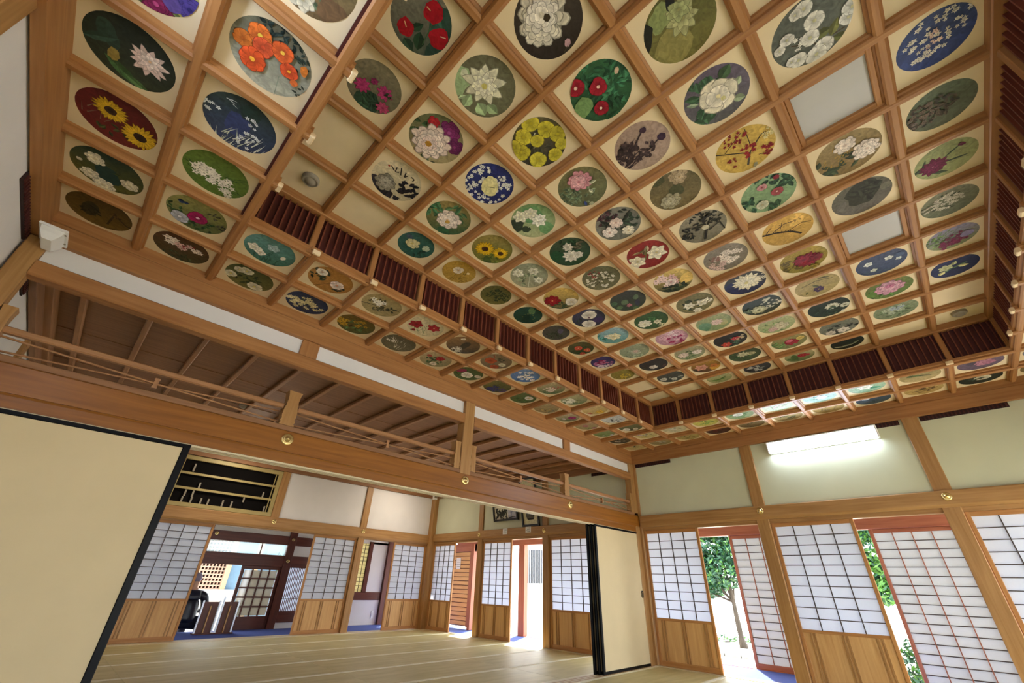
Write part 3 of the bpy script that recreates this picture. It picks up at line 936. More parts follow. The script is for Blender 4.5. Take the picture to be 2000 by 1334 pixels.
# ------------------------------------------------------------------ painted ceiling panels
# one entry per panel: ring (S lower, U raised), cell column, cell row, subject, ground colours, direction of the gradient, brushwork in disc units
PAINTINGS = [
    ["S",-16,-5,"purple and violet blooms over yellow green",["8a8a52","b5ad62"],-98,[["V",0.23,0.81,0.5,14,0.3,"6d7f4a"],["F",0.26,0.77,0.34,7,"7d2352","b04a7c",2],["F",0.88,0.31,0.3,6,"4b3f86","2a2560",2],["B",0.54,0.48,0.2,"5a4a8a"]]],
    ["S",-16,-4,"pink lotus bloom and bud over dark green leaves",["1f2926","333a2c"],-97,[["B",-0.51,-0.22,0.42,"2c4038",0.5,-24],["L",-0.63,0.03,0.9,-37,0.2,"31493f"],["L",-0.08,0.71,1.0,29,0.26,"3f5f38"],["L",0.26,0.84,0.7,19,0.18,"557848"],["S",[-0.26,0.5,-0.1,0.87],0.03,"3c5436"],["B",-0.34,0.33,0.14,"8c7a3e",1.4,-90],["F",0.37,-0.1,0.4,11,"e6cdc4","dbb8a8",1],["F",0.4,-0.17,0.26,8,"efdcd4","d9b58e",1]]],
    ["S",-16,-3,"two sunflowers on deep red",["5b1f20","6a2422"],-96,[["G",-0.56,0.4,0.4,6,0.5,-70,"7a6a58",0.02],["V",-0.02,0.6,0.5,8,0.2,"3d4426"],["F",-0.19,-0.27,0.37,20,"c9a426","3a2616",3],["F",0.59,0.17,0.43,22,"cfa728","2f1f14",3]]],
    ["S",-16,-2,"white petals floating on dark green",["24392f","5d5a26"],-95,[["B",0.01,0.23,0.5,"1f3a36",0.7,-14],["F",-0.37,-0.35,0.26,7,"e3ddc4","c9bf9a",2],["F",-0.43,0.54,0.24,7,"e0dac2","c9bf9a",2],["F",-0.04,0.84,0.3,7,"e3ddc4","c9bf9a",2],["F",0.63,0.18,0.24,6,"ddd6bc","c4ba92",2],["L",0.27,-0.11,0.3,-14,0.06,"3c4a22"],["B",-0.74,-0.01,0.08,"c9c4b0"]]],
    ["S",-16,-1,"dusky branch on olive brown",["4b3c1c","6b5526"],-95,[["B",-0.3,0.02,0.45,"33301c",0.6,4],["V",-0.19,0.16,0.35,12,0.2,"2a2a1a"],["S",[0.28,0.6,0.43,-0.24,0.81,0.17,1.04,0.21],0.06,"3a2c18"],["V",0.49,-0.18,0.15,6,0.16,"4a3620"]]],
    ["S",-15,-6,"pale petals with long leaves on brown",["7d7048","6d5a3c"],-113,[["L",0.26,0.62,0.7,13,0.12,"56664a"],["L",0.48,0.5,0.5,34,0.1,"4a5a44"],["F",0.04,0.72,0.3,6,"cfc8ae","a99f78",1],["B",0.67,0.51,0.35,"6a5238"]]],
    ["S",-15,-5,"orange poppies with dark leaves on grey green",["5c5a48","a9aa98"],-109,[["V",-0.06,-0.74,0.55,34,0.16,"22302c"],["V",0.48,-0.52,0.4,16,0.14,"2e3b34"],["V",-0.26,-0.93,0.4,12,0.16,"2b3a38"],["F",-0.7,-0.01,0.2,6,"c8702c","a8551e",0],["F",-0.41,-0.4,0.27,7,"d9702e","e0c24a",0],["F",-0.26,-0.16,0.24,7,"d65a34","c24a2a",0],["F",-0.37,0.35,0.29,8,"e05a2c","f0b23c",0],["F",0.15,-0.41,0.25,7,"dd6430","f0c04a",0],["F",0.45,-0.05,0.2,6,"d9562e","e8a030",0],["B",0.66,0.17,0.1,"cf6a34"],["B",0.74,-0.36,0.1,"c9762e",1.6,-104],["S",[0.3,0.27,0.42,1.16],0.015,"7f8a78"],["V",0.73,0.24,0.25,5,0.12,"3a4036"]]],
    ["S",-15,-4,"white grass stalks over deep blue",["2c3c3c","36405e"],-106,[["B",-0.04,0.08,0.5,"34406a",0.7,-4],["B",0.12,-0.59,0.3,"263a38"],["D",-0.81,-0.07,0.22,7,0.08,"c8d0d2"],["G",-0.43,-0.63,0.12,5,0.25,12,"c8d0d2",0.02],["G",-0.13,1.06,0.45,20,0.6,-87,"c6cdb4",0.024],["G",0.33,0.84,0.45,18,0.55,-65,"d5d9cc",0.024],["D",0.41,0.39,0.42,12,0.07,"dfe4e4"],["D",0.29,-0.36,0.22,6,0.07,"d6dcdf"]]],
    ["S",-15,-3,"cluster of white starry flowers on leaf green",["5c7433","56702e"],-104,[["G",-0.79,0.04,0.2,4,0.5,40,"2f4a26",0.03],["G",0.5,-0.29,0.3,6,0.5,-26,"35502a",0.03],["G",0.65,0.46,0.2,3,0.4,3,"35502a",0.03],["V",-0.12,0.15,0.35,10,0.2,"3f5a2c"],["D",-0.29,0.12,0.38,26,0.13,"e8e2d4"],["D",0.23,0.22,0.33,18,0.11,"e4ddd0"],["D",0.45,0.61,0.2,10,0.09,"ddd6c6"]]],
    ["S",-15,-2,"magenta and pale morning glories on green",["8c8a52","55603a"],-102,[["V",-0.79,0.19,0.35,20,0.2,"2c4a2a"],["V",0.21,0.44,0.45,26,0.18,"2f4c2c"],["L",-0.59,-0.41,0.25,-14,0.16,"26395a"],["L",-0.45,-0.44,0.2,-24,0.12,"26395a"],["F",-0.47,0.55,0.28,6,"b9bcc8","e4e4e8",0],["F",0.05,0.13,0.3,6,"a31a5c","e8c0d8",0],["V",0.5,-0.44,0.2,8,0.14,"4a4a3a"],["V",0.81,0.06,0.2,8,0.14,"3a3a3a"]]],
    ["S",-15,-1,"white and crimson petals on brown",["5a3c26","46442e"],-101,[["V",-0.02,0.74,0.5,24,0.18,"3a4630"],["D",-0.41,-0.3,0.22,9,0.15,"eadfd0"],["D",0.06,-0.19,0.28,10,0.14,"d8b4ac"],["D",0.25,-0.23,0.3,8,0.06,"8c2a2c"],["D",0.52,-0.2,0.16,6,0.12,"e6d8ca"]]],
    ["S",-14,-2,"white irises rising from teal water",["5f9090","3c6a5c"],-109,[["G",0.06,0.8,0.5,16,0.6,-98,"2e5648",0.045],["F",-0.56,0.23,0.26,5,"e9e6da","d6cfa0",1],["F",-0.26,0.39,0.2,4,"f0ece0","d6cfa0",1],["F",0.06,-0.29,0.24,5,"a9c6cc","d2dede",1],["B",0.56,0.08,0.09,"e8e4d6",1.8,-78]]],
    ["S",-13,-2,"white camellias with dark leaves on orange tan",["a77a3e","a2733a"],-115,[["V",-0.43,-0.08,0.55,16,0.26,"2c3626"],["V",0.46,0.33,0.3,8,0.26,"262e22"],["F",-0.55,-0.34,0.22,6,"eae2d2","c98f6a",0],["F",0.36,0.13,0.28,7,"ecd9cf","c98a6a",0],["S",[-0.49,0.97,0.38,-0.2],0.02,"5a3d22"]]],
    ["S",-12,-2,"white blossoms on a drooping grey branch",["a8976c","9a8c64"],-120,[["V",-0.07,0.12,0.6,26,0.22,"4c4a36"],["S",[-0.99,0.45,-0.07,0.12,0.88,-0.22],0.05,"4a4434"],["D",-0.3,-0.09,0.35,9,0.17,"e6e2d6"],["V",0.54,-0.08,0.3,8,0.2,"35382c"]]],
    ["S",-11,-2,"crimson lilies on pale cream",["cfc4a4","c4b896"],-125,[["G",-0.11,0.48,0.5,14,0.5,-120,"5d7a58",0.03],["G",0.29,0.02,0.4,8,0.45,-79,"6d8a62",0.02],["F",-0.53,0.12,0.36,5,"9a1f2a","6a141c",1],["F",0.4,-0.24,0.34,6,"a32532","c98a6a",1],["B",-0.31,0.7,0.12,"7d1820"]]],
    ["S",-10,-2,"white chrysanthemums on a dark misty ground",["8a6c48","3a3630"],-130,[["B",0.08,-0.11,0.45,"3c3428",0.5,-10],["D",0.0,0.63,0.32,16,0.1,"cfcabc"],["B",-0.46,-0.58,0.1,"d9d4c4",1.6,-49],["G",0.07,0.72,0.4,10,0.3,-124,"b9b4a4",0.02]]],
    ["S",-9,-2,"orange poppies on brown",["87765a","6d5c44"],-134,[["F",-0.33,0.18,0.34,7,"b4542c","7a3018",0],["F",0.42,0.63,0.26,6,"a84a28","6e2c18",0],["F",0.58,0.06,0.2,6,"d8d0b0","b8b080",0],["V",0.03,-0.42,0.3,9,0.2,"4a4a32"],["S",[-0.75,-0.59,-0.39,-0.3],0.04,"963c20"]]],
    ["S",-8,-2,"white blossoms on bright blue",["6a86b4","4268a0"],-137,[["S",[0.12,1.18,0.16,-0.6],0.04,"3a3a44"],["D",0.05,-0.05,0.6,22,0.15,"eeeae2"],["D",0.89,0.05,0.3,8,0.13,"e8e4e0"],["V",-0.3,-0.06,0.4,6,0.14,"2e4a5a"]]],
    ["S",-7,-2,"pink and white cluster over green on tan",["a79a74","5c6c48"],-140,[["V",0.59,0.78,0.5,16,0.2,"4c6440"],["D",0.06,0.17,0.42,18,0.13,"dcc8b8"],["D",0.14,-0.41,0.3,8,0.1,"b06a5a"]]],
    ["S",-6,-2,"white clustered petals on green",["b4ac82","5a6e48"],-143,[["V",0.46,0.96,0.5,12,0.24,"4a6a3e"],["D",-0.03,0.42,0.45,20,0.14,"e8e6d6"],["V",0.4,-0.1,0.3,6,0.2,"8a8a5a"]]],
    ["S",-5,-2,"yellow and red lilies on cream",["c6b282","b89c5e"],-146,[["F",0.55,0.92,0.3,6,"b04a2c","d8a82c",1],["F",0.6,-0.08,0.34,6,"d8b23a","a83c24",1],["V",0.48,0.7,0.5,8,0.2,"6a6a32"]]],
    ["S",-4,-2,"dark branches with white petals on pale blue",["c4c8ca","b9c0c6"],-148,[["V",0.39,0.17,0.5,12,0.22,"2a2c38"],["D",0.67,0.53,0.4,8,0.13,"eceae8"],["S",[0.48,1.11,0.48,-0.62],0.05,"30303c"]]],
    ["S",-3,-2,"white blooms on dark leaves",["6c6c4c","4a5236"],-150,[["V",0.66,0.57,0.5,12,0.25,"2c3424"],["F",0.35,0.57,0.3,6,"e4e0d2","b8b088",0],["F",0.62,-0.15,0.2,6,"d8d4c4","b8b088",0]]],
    ["S",-14,-1,"white cosmos flowers on dark green",["45502f","6d6a3c"],-107,[["V",-0.06,0.18,0.6,26,0.22,"35442a"],["F",-0.73,0.25,0.24,7,"e0dcc0","c8b860",0],["F",-0.25,-0.47,0.24,7,"d8d4b8","c8b860",0],["F",0.37,0.53,0.3,8,"e6e2c8","cfc060",0],["F",-0.52,-0.36,0.2,7,"cfcab0","c8b860",0]]],
    ["S",-13,-1,"cream hydrangea head on navy blue",["2c3858","253252"],-112,[["V",0.14,0.21,0.6,8,0.22,"3c4438"],["D",-0.18,0.1,0.58,34,0.13,"d6cfa2"],["D",-0.65,0.05,0.3,10,0.12,"e0dab4"],["D",0.46,0.09,0.3,10,0.12,"cdc698"]]],
    ["S",-12,-1,"yellow blooms and leaves in autumn tones",["6a5526","4a5230"],-118,[["V",-0.09,0.25,0.6,18,0.28,"4f6a40"],["V",-0.53,0.21,0.4,12,0.24,"55421e"],["D",-0.75,0.19,0.35,7,0.18,"b8942c"],["D",0.13,-0.14,0.4,6,0.17,"a8842c"]]],
    ["S",-11,-1,"thin white stalks on slate grey",["5d5a48","6a6752"],-122,[["G",0.08,0.28,0.5,14,0.5,-100,"c9c8b8",0.03],["G",-0.48,-0.03,0.3,8,0.4,-132,"dad8c8",0.03],["D",-0.51,0.01,0.2,4,0.12,"e4e2d4"]]],
    ["S",-10,-1,"red flower with green leaves on cream",["b8a886","8c8a66"],-127,[["V",-0.1,0.14,0.55,18,0.26,"3e5c3c"],["F",0.13,-0.3,0.26,7,"a82a34","7a1a22",2],["F",-0.6,-0.18,0.14,5,"b05a4a","a83c34",0],["F",0.2,0.54,0.2,5,"e6dccc","c8b89a",0]]],
    ["S",-9,-1,"white hibiscus with magenta petals on green",["5a6a42","4a6240"],-131,[["V",-0.11,0.17,0.6,18,0.26,"3c5c34"],["B",-0.62,-0.06,0.24,"8c2c52",1.5,-69],["F",0.05,0.18,0.36,6,"e8e4d4","c8b89a",0],["F",0.72,-0.16,0.2,5,"ded8c8","c8b89a",0]]],
    ["S",-8,-1,"violet blue bells among olive leaves",["6d6a3c","4c5232"],-134,[["V",0.15,0.3,0.6,18,0.24,"4e5a30"],["D",-0.02,0.5,0.5,13,0.17,"343a78"],["D",0.62,0.23,0.4,6,0.15,"5a4a7c"]]],
    ["S",-7,-1,"white bloom with yellow eye on green",["5d6e46","4c5e38"],-137,[["V",0.06,0.28,0.6,18,0.26,"46663c"],["F",0.32,-0.3,0.3,8,"e8e6dc","c9b23c",0]]],
    ["S",-6,-1,"muted gold and grey foliage",["a0926c","8a7c58"],-140,[["V",0.6,0.17,0.6,16,0.22,"7d6a44"],["V",0.93,0.08,0.4,10,0.2,"6a6a5a"],["D",0.26,0.26,0.3,6,0.12,"b8a060"]]],
    ["S",-5,-1,"magenta flower over long green leaves",["c0b494","6a7654"],-142,[["L",0.53,0.59,1.0,-78,0.12,"4a6a44"],["L",0.09,0.44,0.8,-111,0.12,"547250"],["F",0.34,-0.21,0.3,7,"962a6c","5a1a44",2],["F",0.09,0.44,0.16,5,"dcd4d8","b8a8b0",0]]],
    ["S",-4,-1,"dusty pink blooms on tan",["b49c78","8c8a5c"],-145,[["V",1.07,0.3,0.5,12,0.24,"6a7a4a"],["F",-0.01,0.11,0.28,7,"b07a78","8c4a4c",2],["F",0.87,-0.22,0.24,7,"a8747a","8c4a4c",2]]],
    ["S",-3,-1,"lilac and white petals on green",["8a9a6a","6a8450"],-147,[["V",0.69,0.71,0.6,14,0.3,"55783c"],["D",0.87,0.06,0.5,8,0.18,"cdc8dc"]]],
    ["S",-2,-1,"dark leaves with white and red specks",["6a5c44","3c3a2c"],-148,[["V",0.0,-0.0,0.6,16,0.26,"2a2c22"],["D",0.0,-0.0,0.5,6,0.15,"c8c0b0"]]],
    ["S",-1,-1,"pale yellow ground with one dark sprig",["c8b884","bcae7c"],-150,[["V",0.06,-0.08,0.3,6,0.28,"3a3c2c"]]],
    ["S",-2,-2,"lilac blossom on pale yellow",["cfc394","b8a86c"],-151,[["D",-0.19,0.23,0.4,8,0.16,"b8a8c0"],["V",0.3,-0.06,0.5,8,0.22,"8a8a4a"]]],
    ["S",-1,-2,"grey and brown petals on olive",["a09468","8a7c58"],-153,[["V",0.0,-0.0,0.5,10,0.26,"5c5444"],["D",0.0,-0.0,0.4,5,0.18,"c4bcae"]]],
    ["S",-2,-3,"faint grey sprigs on pale ground",["c9c2a0","bdb694"],-154,[["V",0.0,-0.0,0.5,10,0.24,"9aa08a"],["D",0.0,-0.0,0.4,5,0.14,"dcd8cc"]]],
    ["S",-1,-3,"brown stems on dull gold",["b0a06a","9c8c56"],-156,[["V",0.0,-0.0,0.6,14,0.26,"6a5c34"]]],
    ["S",-2,-4,"fresh green leaves on yellow",["c2b860","b4ac54"],-158,[["V",0.0,-0.0,0.6,18,0.3,"6f8a3c"]]],
    ["S",-1,-4,"dark red petals on brown black",["3a2824","4a3028"],-159,[["F",0.0,-0.0,0.4,7,"5c2428","2c1416",2],["V",0.0,-0.0,0.6,8,0.24,"2c241c"]]],
    ["S",-2,-5,"white flower over green leaves, next to the lamp glow",["9aa878","7c9064"],-161,[["V",0.0,-0.0,0.6,16,0.3,"4f7448"],["F",-0.06,0.08,0.34,6,"e4e6d8","b8c090",0]]],
    ["S",-1,-5,"ochre grass on dark brown",["7c6a40","5c4c30"],-162,[["G",0.19,0.06,0.5,14,0.6,-172,"3c3422",0.04]]],
    ["S",-2,-6,"pale pink petals on whitish green",["c4cdb4","b0bfa0"],-165,[["V",0.0,-0.0,0.6,12,0.26,"8aa880"],["D",0.06,-0.08,0.4,7,0.16,"dccfc8"]]],
    ["S",-1,-6,"olive foliage on tan",["a08c5c","8a784c"],-166,[["V",0.0,-0.0,0.65,20,0.26,"5c5834"]]],
    ["S",-2,-7,"white irises on pale teal",["a8c8bc","94b8ac"],-168,[["V",0.0,-0.0,0.6,12,0.3,"6a9a88"],["F",0.06,-0.08,0.34,6,"e8eeea","b8d0c0",1]]],
    ["S",-1,-7,"brown reeds on dull gold",["9c8450","86703e"],-169,[["G",0.29,0.06,0.5,14,0.7,-179,"5c4a28",0.04]]],
    ["S",-2,-8,"white lily with jade leaf",["a8c0a0","7aa084"],-172,[["L",0.26,-0.3,0.9,-252,0.3,"3f8a68"],["L",-0.1,0.24,0.8,-92,0.24,"5a9a74"],["F",-0.06,0.08,0.4,6,"e8ece0","b8c8a0",1]]],
    ["S",-1,-8,"pale bloom on slate blue black",["2c3840","3c4a50"],-173,[["V",0.0,-0.0,0.6,10,0.3,"22302e"],["F",-0.32,0.38,0.2,6,"aab4b0","7a8480",0]]],
    ["S",-2,-9,"dark leaves and buds on tan",["8a8058","a89468"],-176,[["L",-0.07,0.08,1.2,-246,0.18,"3c4a2c"],["L",-0.1,0.23,0.9,-266,0.2,"46542f"],["L",-0.0,-0.24,0.8,-236,0.16,"6a6444"],["V",-0.26,0.3,0.3,8,0.24,"55643c"]]],
    ["S",-1,-9,"brown leaves on pale gold",["b8a06a","a88e58"],-176,[["V",0.06,-0.08,0.55,12,0.3,"5c4426"],["L",0.0,-0.0,0.9,-251,0.14,"4a3a20"]]],
    ["S",-2,-10,"pink bloom on mauve grey",["6a5a6c","5a4c5c"],-180,[["F",0.03,-0.15,0.42,8,"b07a8c","8c4a64",2],["F",0.13,-0.38,0.26,7,"a87088","8c4a64",2],["B",-0.23,0.38,0.35,"4c4654",0.6,-260]]],
    ["S",-1,-10,"white bloom on black green",["1c2420","262c26"],-180,[["F",-0.0,-0.11,0.36,7,"cfc9b4","a89c74",0],["V",-0.2,0.23,0.5,10,0.28,"2f3c34"]]],
    ["S",-2,-11,"rose petals on grey near the far rim",["6a6a70","5a5a60"],176,[["V",0.0,0.0,0.6,12,0.26,"3c4a34"],["F",0.0,0.0,0.34,7,"c08a98","a89060",0]]],
    ["S",-2,-12,"rose petals on grey in the outer corner row",["6a6a70","5a5a60"],172,[["V",0.0,0.0,0.6,12,0.26,"3c4a34"],["F",0.0,0.0,0.34,7,"c08a98","a89060",0]]],
    ["S",-1,-11,"white petals on bronze near the far rim",["6a5a3c","7a6844"],177,[["V",0.0,0.0,0.6,12,0.26,"3c4a34"],["F",0.0,0.0,0.34,7,"d8d0b8","a89060",0]]],
    ["S",-1,-12,"white petals on bronze in the outer corner row",["6a5a3c","7a6844"],173,[["V",0.0,0.0,0.6,12,0.26,"3c4a34"],["F",0.0,0.0,0.34,7,"d8d0b8","a89060",0]]],
    ["U",-14,-6,"three red anthuriums on grey",["757264","4c5448"],-125,[["B",0.58,-0.27,0.4,"2e4a40",1.8,-116],["L",0.33,-0.59,0.9,41,0.26,"33594a"],["L",0.26,0.53,0.6,66,0.3,"1f3a28"],["L",-0.02,0.22,0.5,-63,0.2,"24402c"],["S",[0.26,-0.3,0.41,0.53],0.03,"3f5a3c"],["B",0.8,0.44,0.25,"26403a",1.6,-97],["L",0.07,0.89,0.5,20,0.3,"2b4434"],["B",0.11,-0.5,0.3,"9e1020",1.1,-105],["B",-0.29,0.5,0.27,"9a0f1e",1.1,-123],["B",0.68,-0.03,0.31,"a01122",1.1,-97],["S",[0.02,-0.48,-0.13,-0.49],0.03,"d8b080"],["S",[-0.27,0.48,-0.41,0.37],0.03,"d8b080"],["S",[0.69,-0.12,0.85,-0.21],0.03,"e0c0a0"]]],
    ["U",-14,-5,"magenta lotus flowers over dark leaves on grey",["7a735c","6c6a54"],-120,[["B",0.08,0.7,0.5,"2c4436",1.0,-12],["V",0.04,0.64,0.4,20,0.26,"35503c"],["V",0.38,0.69,0.3,10,0.22,"2a4034"],["F",-0.37,0.22,0.27,9,"b03a70","8a2458",1],["F",0.38,-0.11,0.27,9,"b23c72","8a2458",1],["F",0.62,0.43,0.24,8,"b84a72","8a2458",1],["F",-0.11,-0.23,0.13,6,"8c2a5c","6a1a44",1],["V",0.51,-0.15,0.15,5,0.14,"2f3c2c"]]],
    ["U",-13,-7,"white tree peony on dark brown",["3d352c","2c2522"],-140,[["F",-0.22,0.03,0.66,10,"cdc6b4","b4ac98",2],["F",-0.06,0.24,0.5,9,"d6d0c0","bcb4a0",2],["F",-0.27,0.02,0.42,8,"e0dace","c8c0ac",2],["B",-0.12,-0.05,0.1,"3a3020"],["B",0.8,-0.09,0.09,"b8949c",1.3,-131],["S",[0.86,-0.05,0.94,0.15],0.02,"4a4434"]]],
    ["U",-13,-6,"single white clematis on grey green",["5f5e48","6a6a52"],-133,[["B",-0.73,0.44,0.3,"93ab80",1.6,-110],["L",-0.15,0.75,0.5,-102,0.3,"96ae84"],["L",0.39,0.62,0.5,17,0.36,"9ab288"],["L",0.65,0.35,0.45,-5,0.3,"93aa80"],["L",-0.35,0.79,0.3,114,0.1,"a8bc96"],["B",-0.77,0.16,0.12,"c8ceb4",1.3,-120],["F",-0.11,-0.06,0.6,9,"d8d6bc","b8b48c",1],["F",-0.09,-0.04,0.34,8,"e2e0ca","c4b878",1],["B",-0.07,-0.02,0.1,"c2ba6a"]]],
    ["U",-13,-5,"large blush peony with purple bloom",["5c6244","a89a74"],-127,[["V",-0.85,0.0,0.4,14,0.26,"3f5a3a"],["V",0.28,0.91,0.4,10,0.26,"4a5c3e"],["F",0.16,-0.58,0.4,8,"7a2c64","9a4a84",2],["F",0.66,-0.27,0.3,7,"6a2858","8a3c74",2],["F",-0.47,-0.5,0.2,6,"a82830","8a1c24",2],["F",-0.08,0.19,0.66,11,"e2cfc4","d8b8b4",2],["F",-0.08,0.25,0.48,9,"ecdcd2","d4a8a4",2],["F",-0.1,0.27,0.27,8,"e6cfc8","b86a5a",2],["B",-0.13,0.3,0.12,"a87824"]]],
    ["U",-13,-4,"ink peony with brush writing on cream",["cfc3a4","b8ae92"],-122,[["B",-0.41,0.8,0.5,"33323c",1.3,15],["V",0.14,1.02,0.45,22,0.3,"26242c"],["V",0.56,0.02,0.4,22,0.28,"201f28"],["F",-0.3,0.36,0.4,9,"8f8a7c","6a665c",2],["F",-0.3,0.36,0.25,8,"a8a294","7a766a",2],["S",[-0.56,-0.54,-0.35,-0.41],0.04,"1a1a1c"],["S",[-0.36,-0.63,-0.3,-0.4,-0.18,-0.47],0.04,"1a1a1c"],["S",[-0.22,-0.73,-0.06,-0.41],0.04,"1a1a1c"],["S",[0.02,-0.68,0.09,-0.44,0.16,-0.59],0.04,"1a1a1c"],["S",[0.29,-0.66,0.44,-0.63,0.44,-0.5],0.04,"1a1a1c"],["B",-0.63,-0.47,0.04,"a02820"]]],
    ["U",-12,-8,"pale lotus over a broad leaf on olive",["55562c","6e6938"],-155,[["B",0.38,0.37,0.62,"87804a",0.8,-47],["B",-0.56,0.29,0.3,"7f8a58",1.4,-116],["B",-0.32,0.9,0.2,"1a1c18",2.2,-140],["B",-0.72,-0.06,0.12,"14161a",2.0,-154],["F",-0.14,-0.15,0.42,8,"a8a878","8c8a58",1],["F",-0.41,-0.17,0.3,6,"9aa070","8c8a58",1]]],
    ["U",-12,-7,"red camellias among glossy green leaves",["2f5a3a","2a5034"],-146,[["V",-0.41,-0.31,0.75,46,0.34,"2c5c40"],["V",0.11,-0.38,0.6,30,0.3,"376a4a"],["B",0.04,0.72,0.4,"6d8c58",0.7,-28],["V",0.67,0.05,0.4,14,0.3,"23482f"],["F",-0.67,0.53,0.26,6,"a01a2e","e0c0b0",0],["F",-0.21,-0.04,0.25,6,"9c1a2c","e0b8a8",0],["F",0.44,0.29,0.22,6,"98182a","e6cdb8",0],["B",-0.24,-0.75,0.07,"b8a08a",1.5,-137]]],
    ["U",-12,-6,"yellow primroses on charcoal",["5a5238","3c3a34"],-139,[["V",-0.11,-0.08,0.6,16,0.3,"3c3c30"],["S",[-0.41,-0.17,-0.23,0.25],0.03,"b8b8a0"],["S",[0.03,0.3,-0.08,-0.32],0.03,"8a8c78"],["F",-0.77,-0.28,0.28,6,"c8bc3c","a89c24",0],["F",-0.24,-0.54,0.28,6,"c4b838","a89c24",0],["F",-0.57,0.26,0.27,6,"ccc03e","a89c24",0],["F",-0.12,-0.01,0.24,6,"c6ba3c","a89c24",0],["F",0.18,-0.74,0.27,6,"beb238","a89c24",0],["F",0.76,-0.15,0.25,6,"c4b83c","a89c24",0],["F",0.49,0.48,0.29,6,"d0c644","a89c24",0],["F",-0.21,0.73,0.3,6,"c4b83a","a89c24",0],["F",-0.53,0.8,0.25,6,"beb238","a89c24",0],["F",0.57,-0.6,0.2,5,"c0b43a","a89c24",0]]],
    ["U",-12,-5,"tiny white blossoms on cobalt around a pale yellow shape",["28306a","222c66"],-133,[["D",-0.04,0.11,0.95,90,0.085,"dfe0dc"],["B",0.09,0.04,0.34,"d4cc94",1.5,-125],["B",-0.04,-0.21,0.2,"dcd49e"],["S",[0.04,0.09,0.25,-0.07],0.03,"6a6a4a"]]],
    ["U",-12,-4,"white peony with gold heart on green",["8c7c4c","3c5c40"],-128,[["V",-0.67,0.12,0.5,18,0.34,"3f6a4a"],["V",0.06,-0.36,0.5,16,0.34,"4a6a48"],["L",-0.75,-0.24,0.5,-153,0.14,"46704c"],["L",0.03,-0.64,0.5,-99,0.12,"46704c"],["B",0.4,0.87,0.5,"2f5c40",0.5,-48],["F",0.03,0.06,0.52,9,"e6d4c8","dcb8a4",2],["F",0.0,0.09,0.36,8,"efe2d8","d8b89a",2],["B",0.07,0.17,0.11,"c0984a"]]],
    ["U",-12,-3,"pale yellow rose on teal",["3c6660","2f5a50"],-124,[["B",-0.05,0.2,0.6,"2c5850"],["V",0.4,0.34,0.5,12,0.34,"2a5048"],["F",-0.24,-0.0,0.36,7,"d8cfa0","c0b06a",2],["F",0.51,-0.2,0.2,5,"b4c2ac","8aa890",2],["B",-0.65,-0.35,0.2,"4a5a6a",0.8,-60]]],
    ["U",-11,-9,"white cherry blossoms and green leaves on slate",["545a54","5c6058"],-168,[["S",[0.08,0.52,0.51,-0.07,0.56,-0.73],0.03,"4a3c2a"],["L",0.3,-0.25,0.4,-83,0.24,"5c6038"],["L",0.35,-0.51,0.5,-150,0.2,"686a3c"],["L",0.76,-0.61,0.5,-56,0.2,"5c6038"],["F",-0.73,0.01,0.2,6,"d8d8ce","b8b48c",0],["F",-0.21,-0.14,0.22,6,"dedcd0","b8b48c",0],["F",-0.73,0.23,0.14,5,"cfcec4","b8b48c",0],["F",0.19,0.06,0.21,6,"dcdacf","b8b48c",0],["F",0.68,-0.18,0.24,6,"e0ded2","b8b48c",0],["F",0.81,0.03,0.24,6,"dcdacf","b8b48c",0],["F",-0.2,0.57,0.16,5,"d6d4ca","b8b48c",0],["F",-0.03,0.81,0.13,5,"d6d4ca","b8b48c",0],["F",0.63,0.47,0.2,6,"dad8cc","b8b48c",0],["F",0.32,-0.85,0.2,6,"d4d4cc","b8b48c",0],["F",0.09,-0.97,0.2,6,"d0d2ca","b8b48c",0],["F",0.54,0.64,0.13,5,"d6d4ca","b8b48c",0],["D",0.12,0.34,0.2,10,0.06,"d0cec4"]]],
    ["U",-11,-8,"white hibiscus with green leaves on violet",["5f5668","5a5a5c"],-159,[["V",-0.52,0.27,0.5,18,0.42,"34503a"],["V",0.43,0.3,0.5,14,0.42,"38543c"],["L",-0.56,-0.48,0.5,-126,0.3,"3c5438"],["L",-0.2,0.71,0.4,122,0.12,"8a9a80"],["L",-0.01,-0.67,0.35,-128,0.2,"95a080"],["L",0.56,-0.53,0.4,-58,0.22,"8a987a"],["F",0.01,-0.04,0.5,6,"dcd4bc","c8bc90",0],["F",0.06,-0.05,0.32,5,"e4dcc8","d8cc9a",0],["B",0.22,-0.14,0.08,"c8c088"]]],
    ["U",-11,-7,"dark thistles on mauve",["9a8478","a08a7c"],-151,[["V",0.0,0.57,0.45,26,0.3,"3a2c2c"],["G",0.16,0.74,0.4,18,0.7,-121,"332628",0.04],["S",[0.16,0.74,-0.52,-0.25],0.05,"35282a"],["S",[0.44,0.44,0.09,-0.7],0.05,"35282a"],["B",-0.56,-0.35,0.12,"3c2838"],["B",0.11,-0.72,0.15,"332236"],["V",0.24,-0.12,0.3,16,0.22,"3a2c2c"],["V",-0.44,0.6,0.2,8,0.26,"3a2c2c"]]],
    ["U",-11,-6,"pink peony over grey green leaves",["6e6a48","5f6448"],-144,[["V",0.18,0.24,0.6,34,0.22,"6f7c60"],["V",-0.05,0.63,0.4,18,0.2,"5a6a50"],["F",-0.35,-0.1,0.44,10,"c88a94","b06a78",2],["F",-0.36,-0.08,0.3,9,"d8a4aa","b8707c",2],["L",0.02,-0.49,0.35,-85,0.1,"b4b89a"],["L",0.34,-0.19,0.25,-5,0.12,"c0c4a8"],["B",0.72,0.35,0.12,"3c4a7a",0.5,-73],["B",0.9,0.16,0.1,"a8a88a"]]],
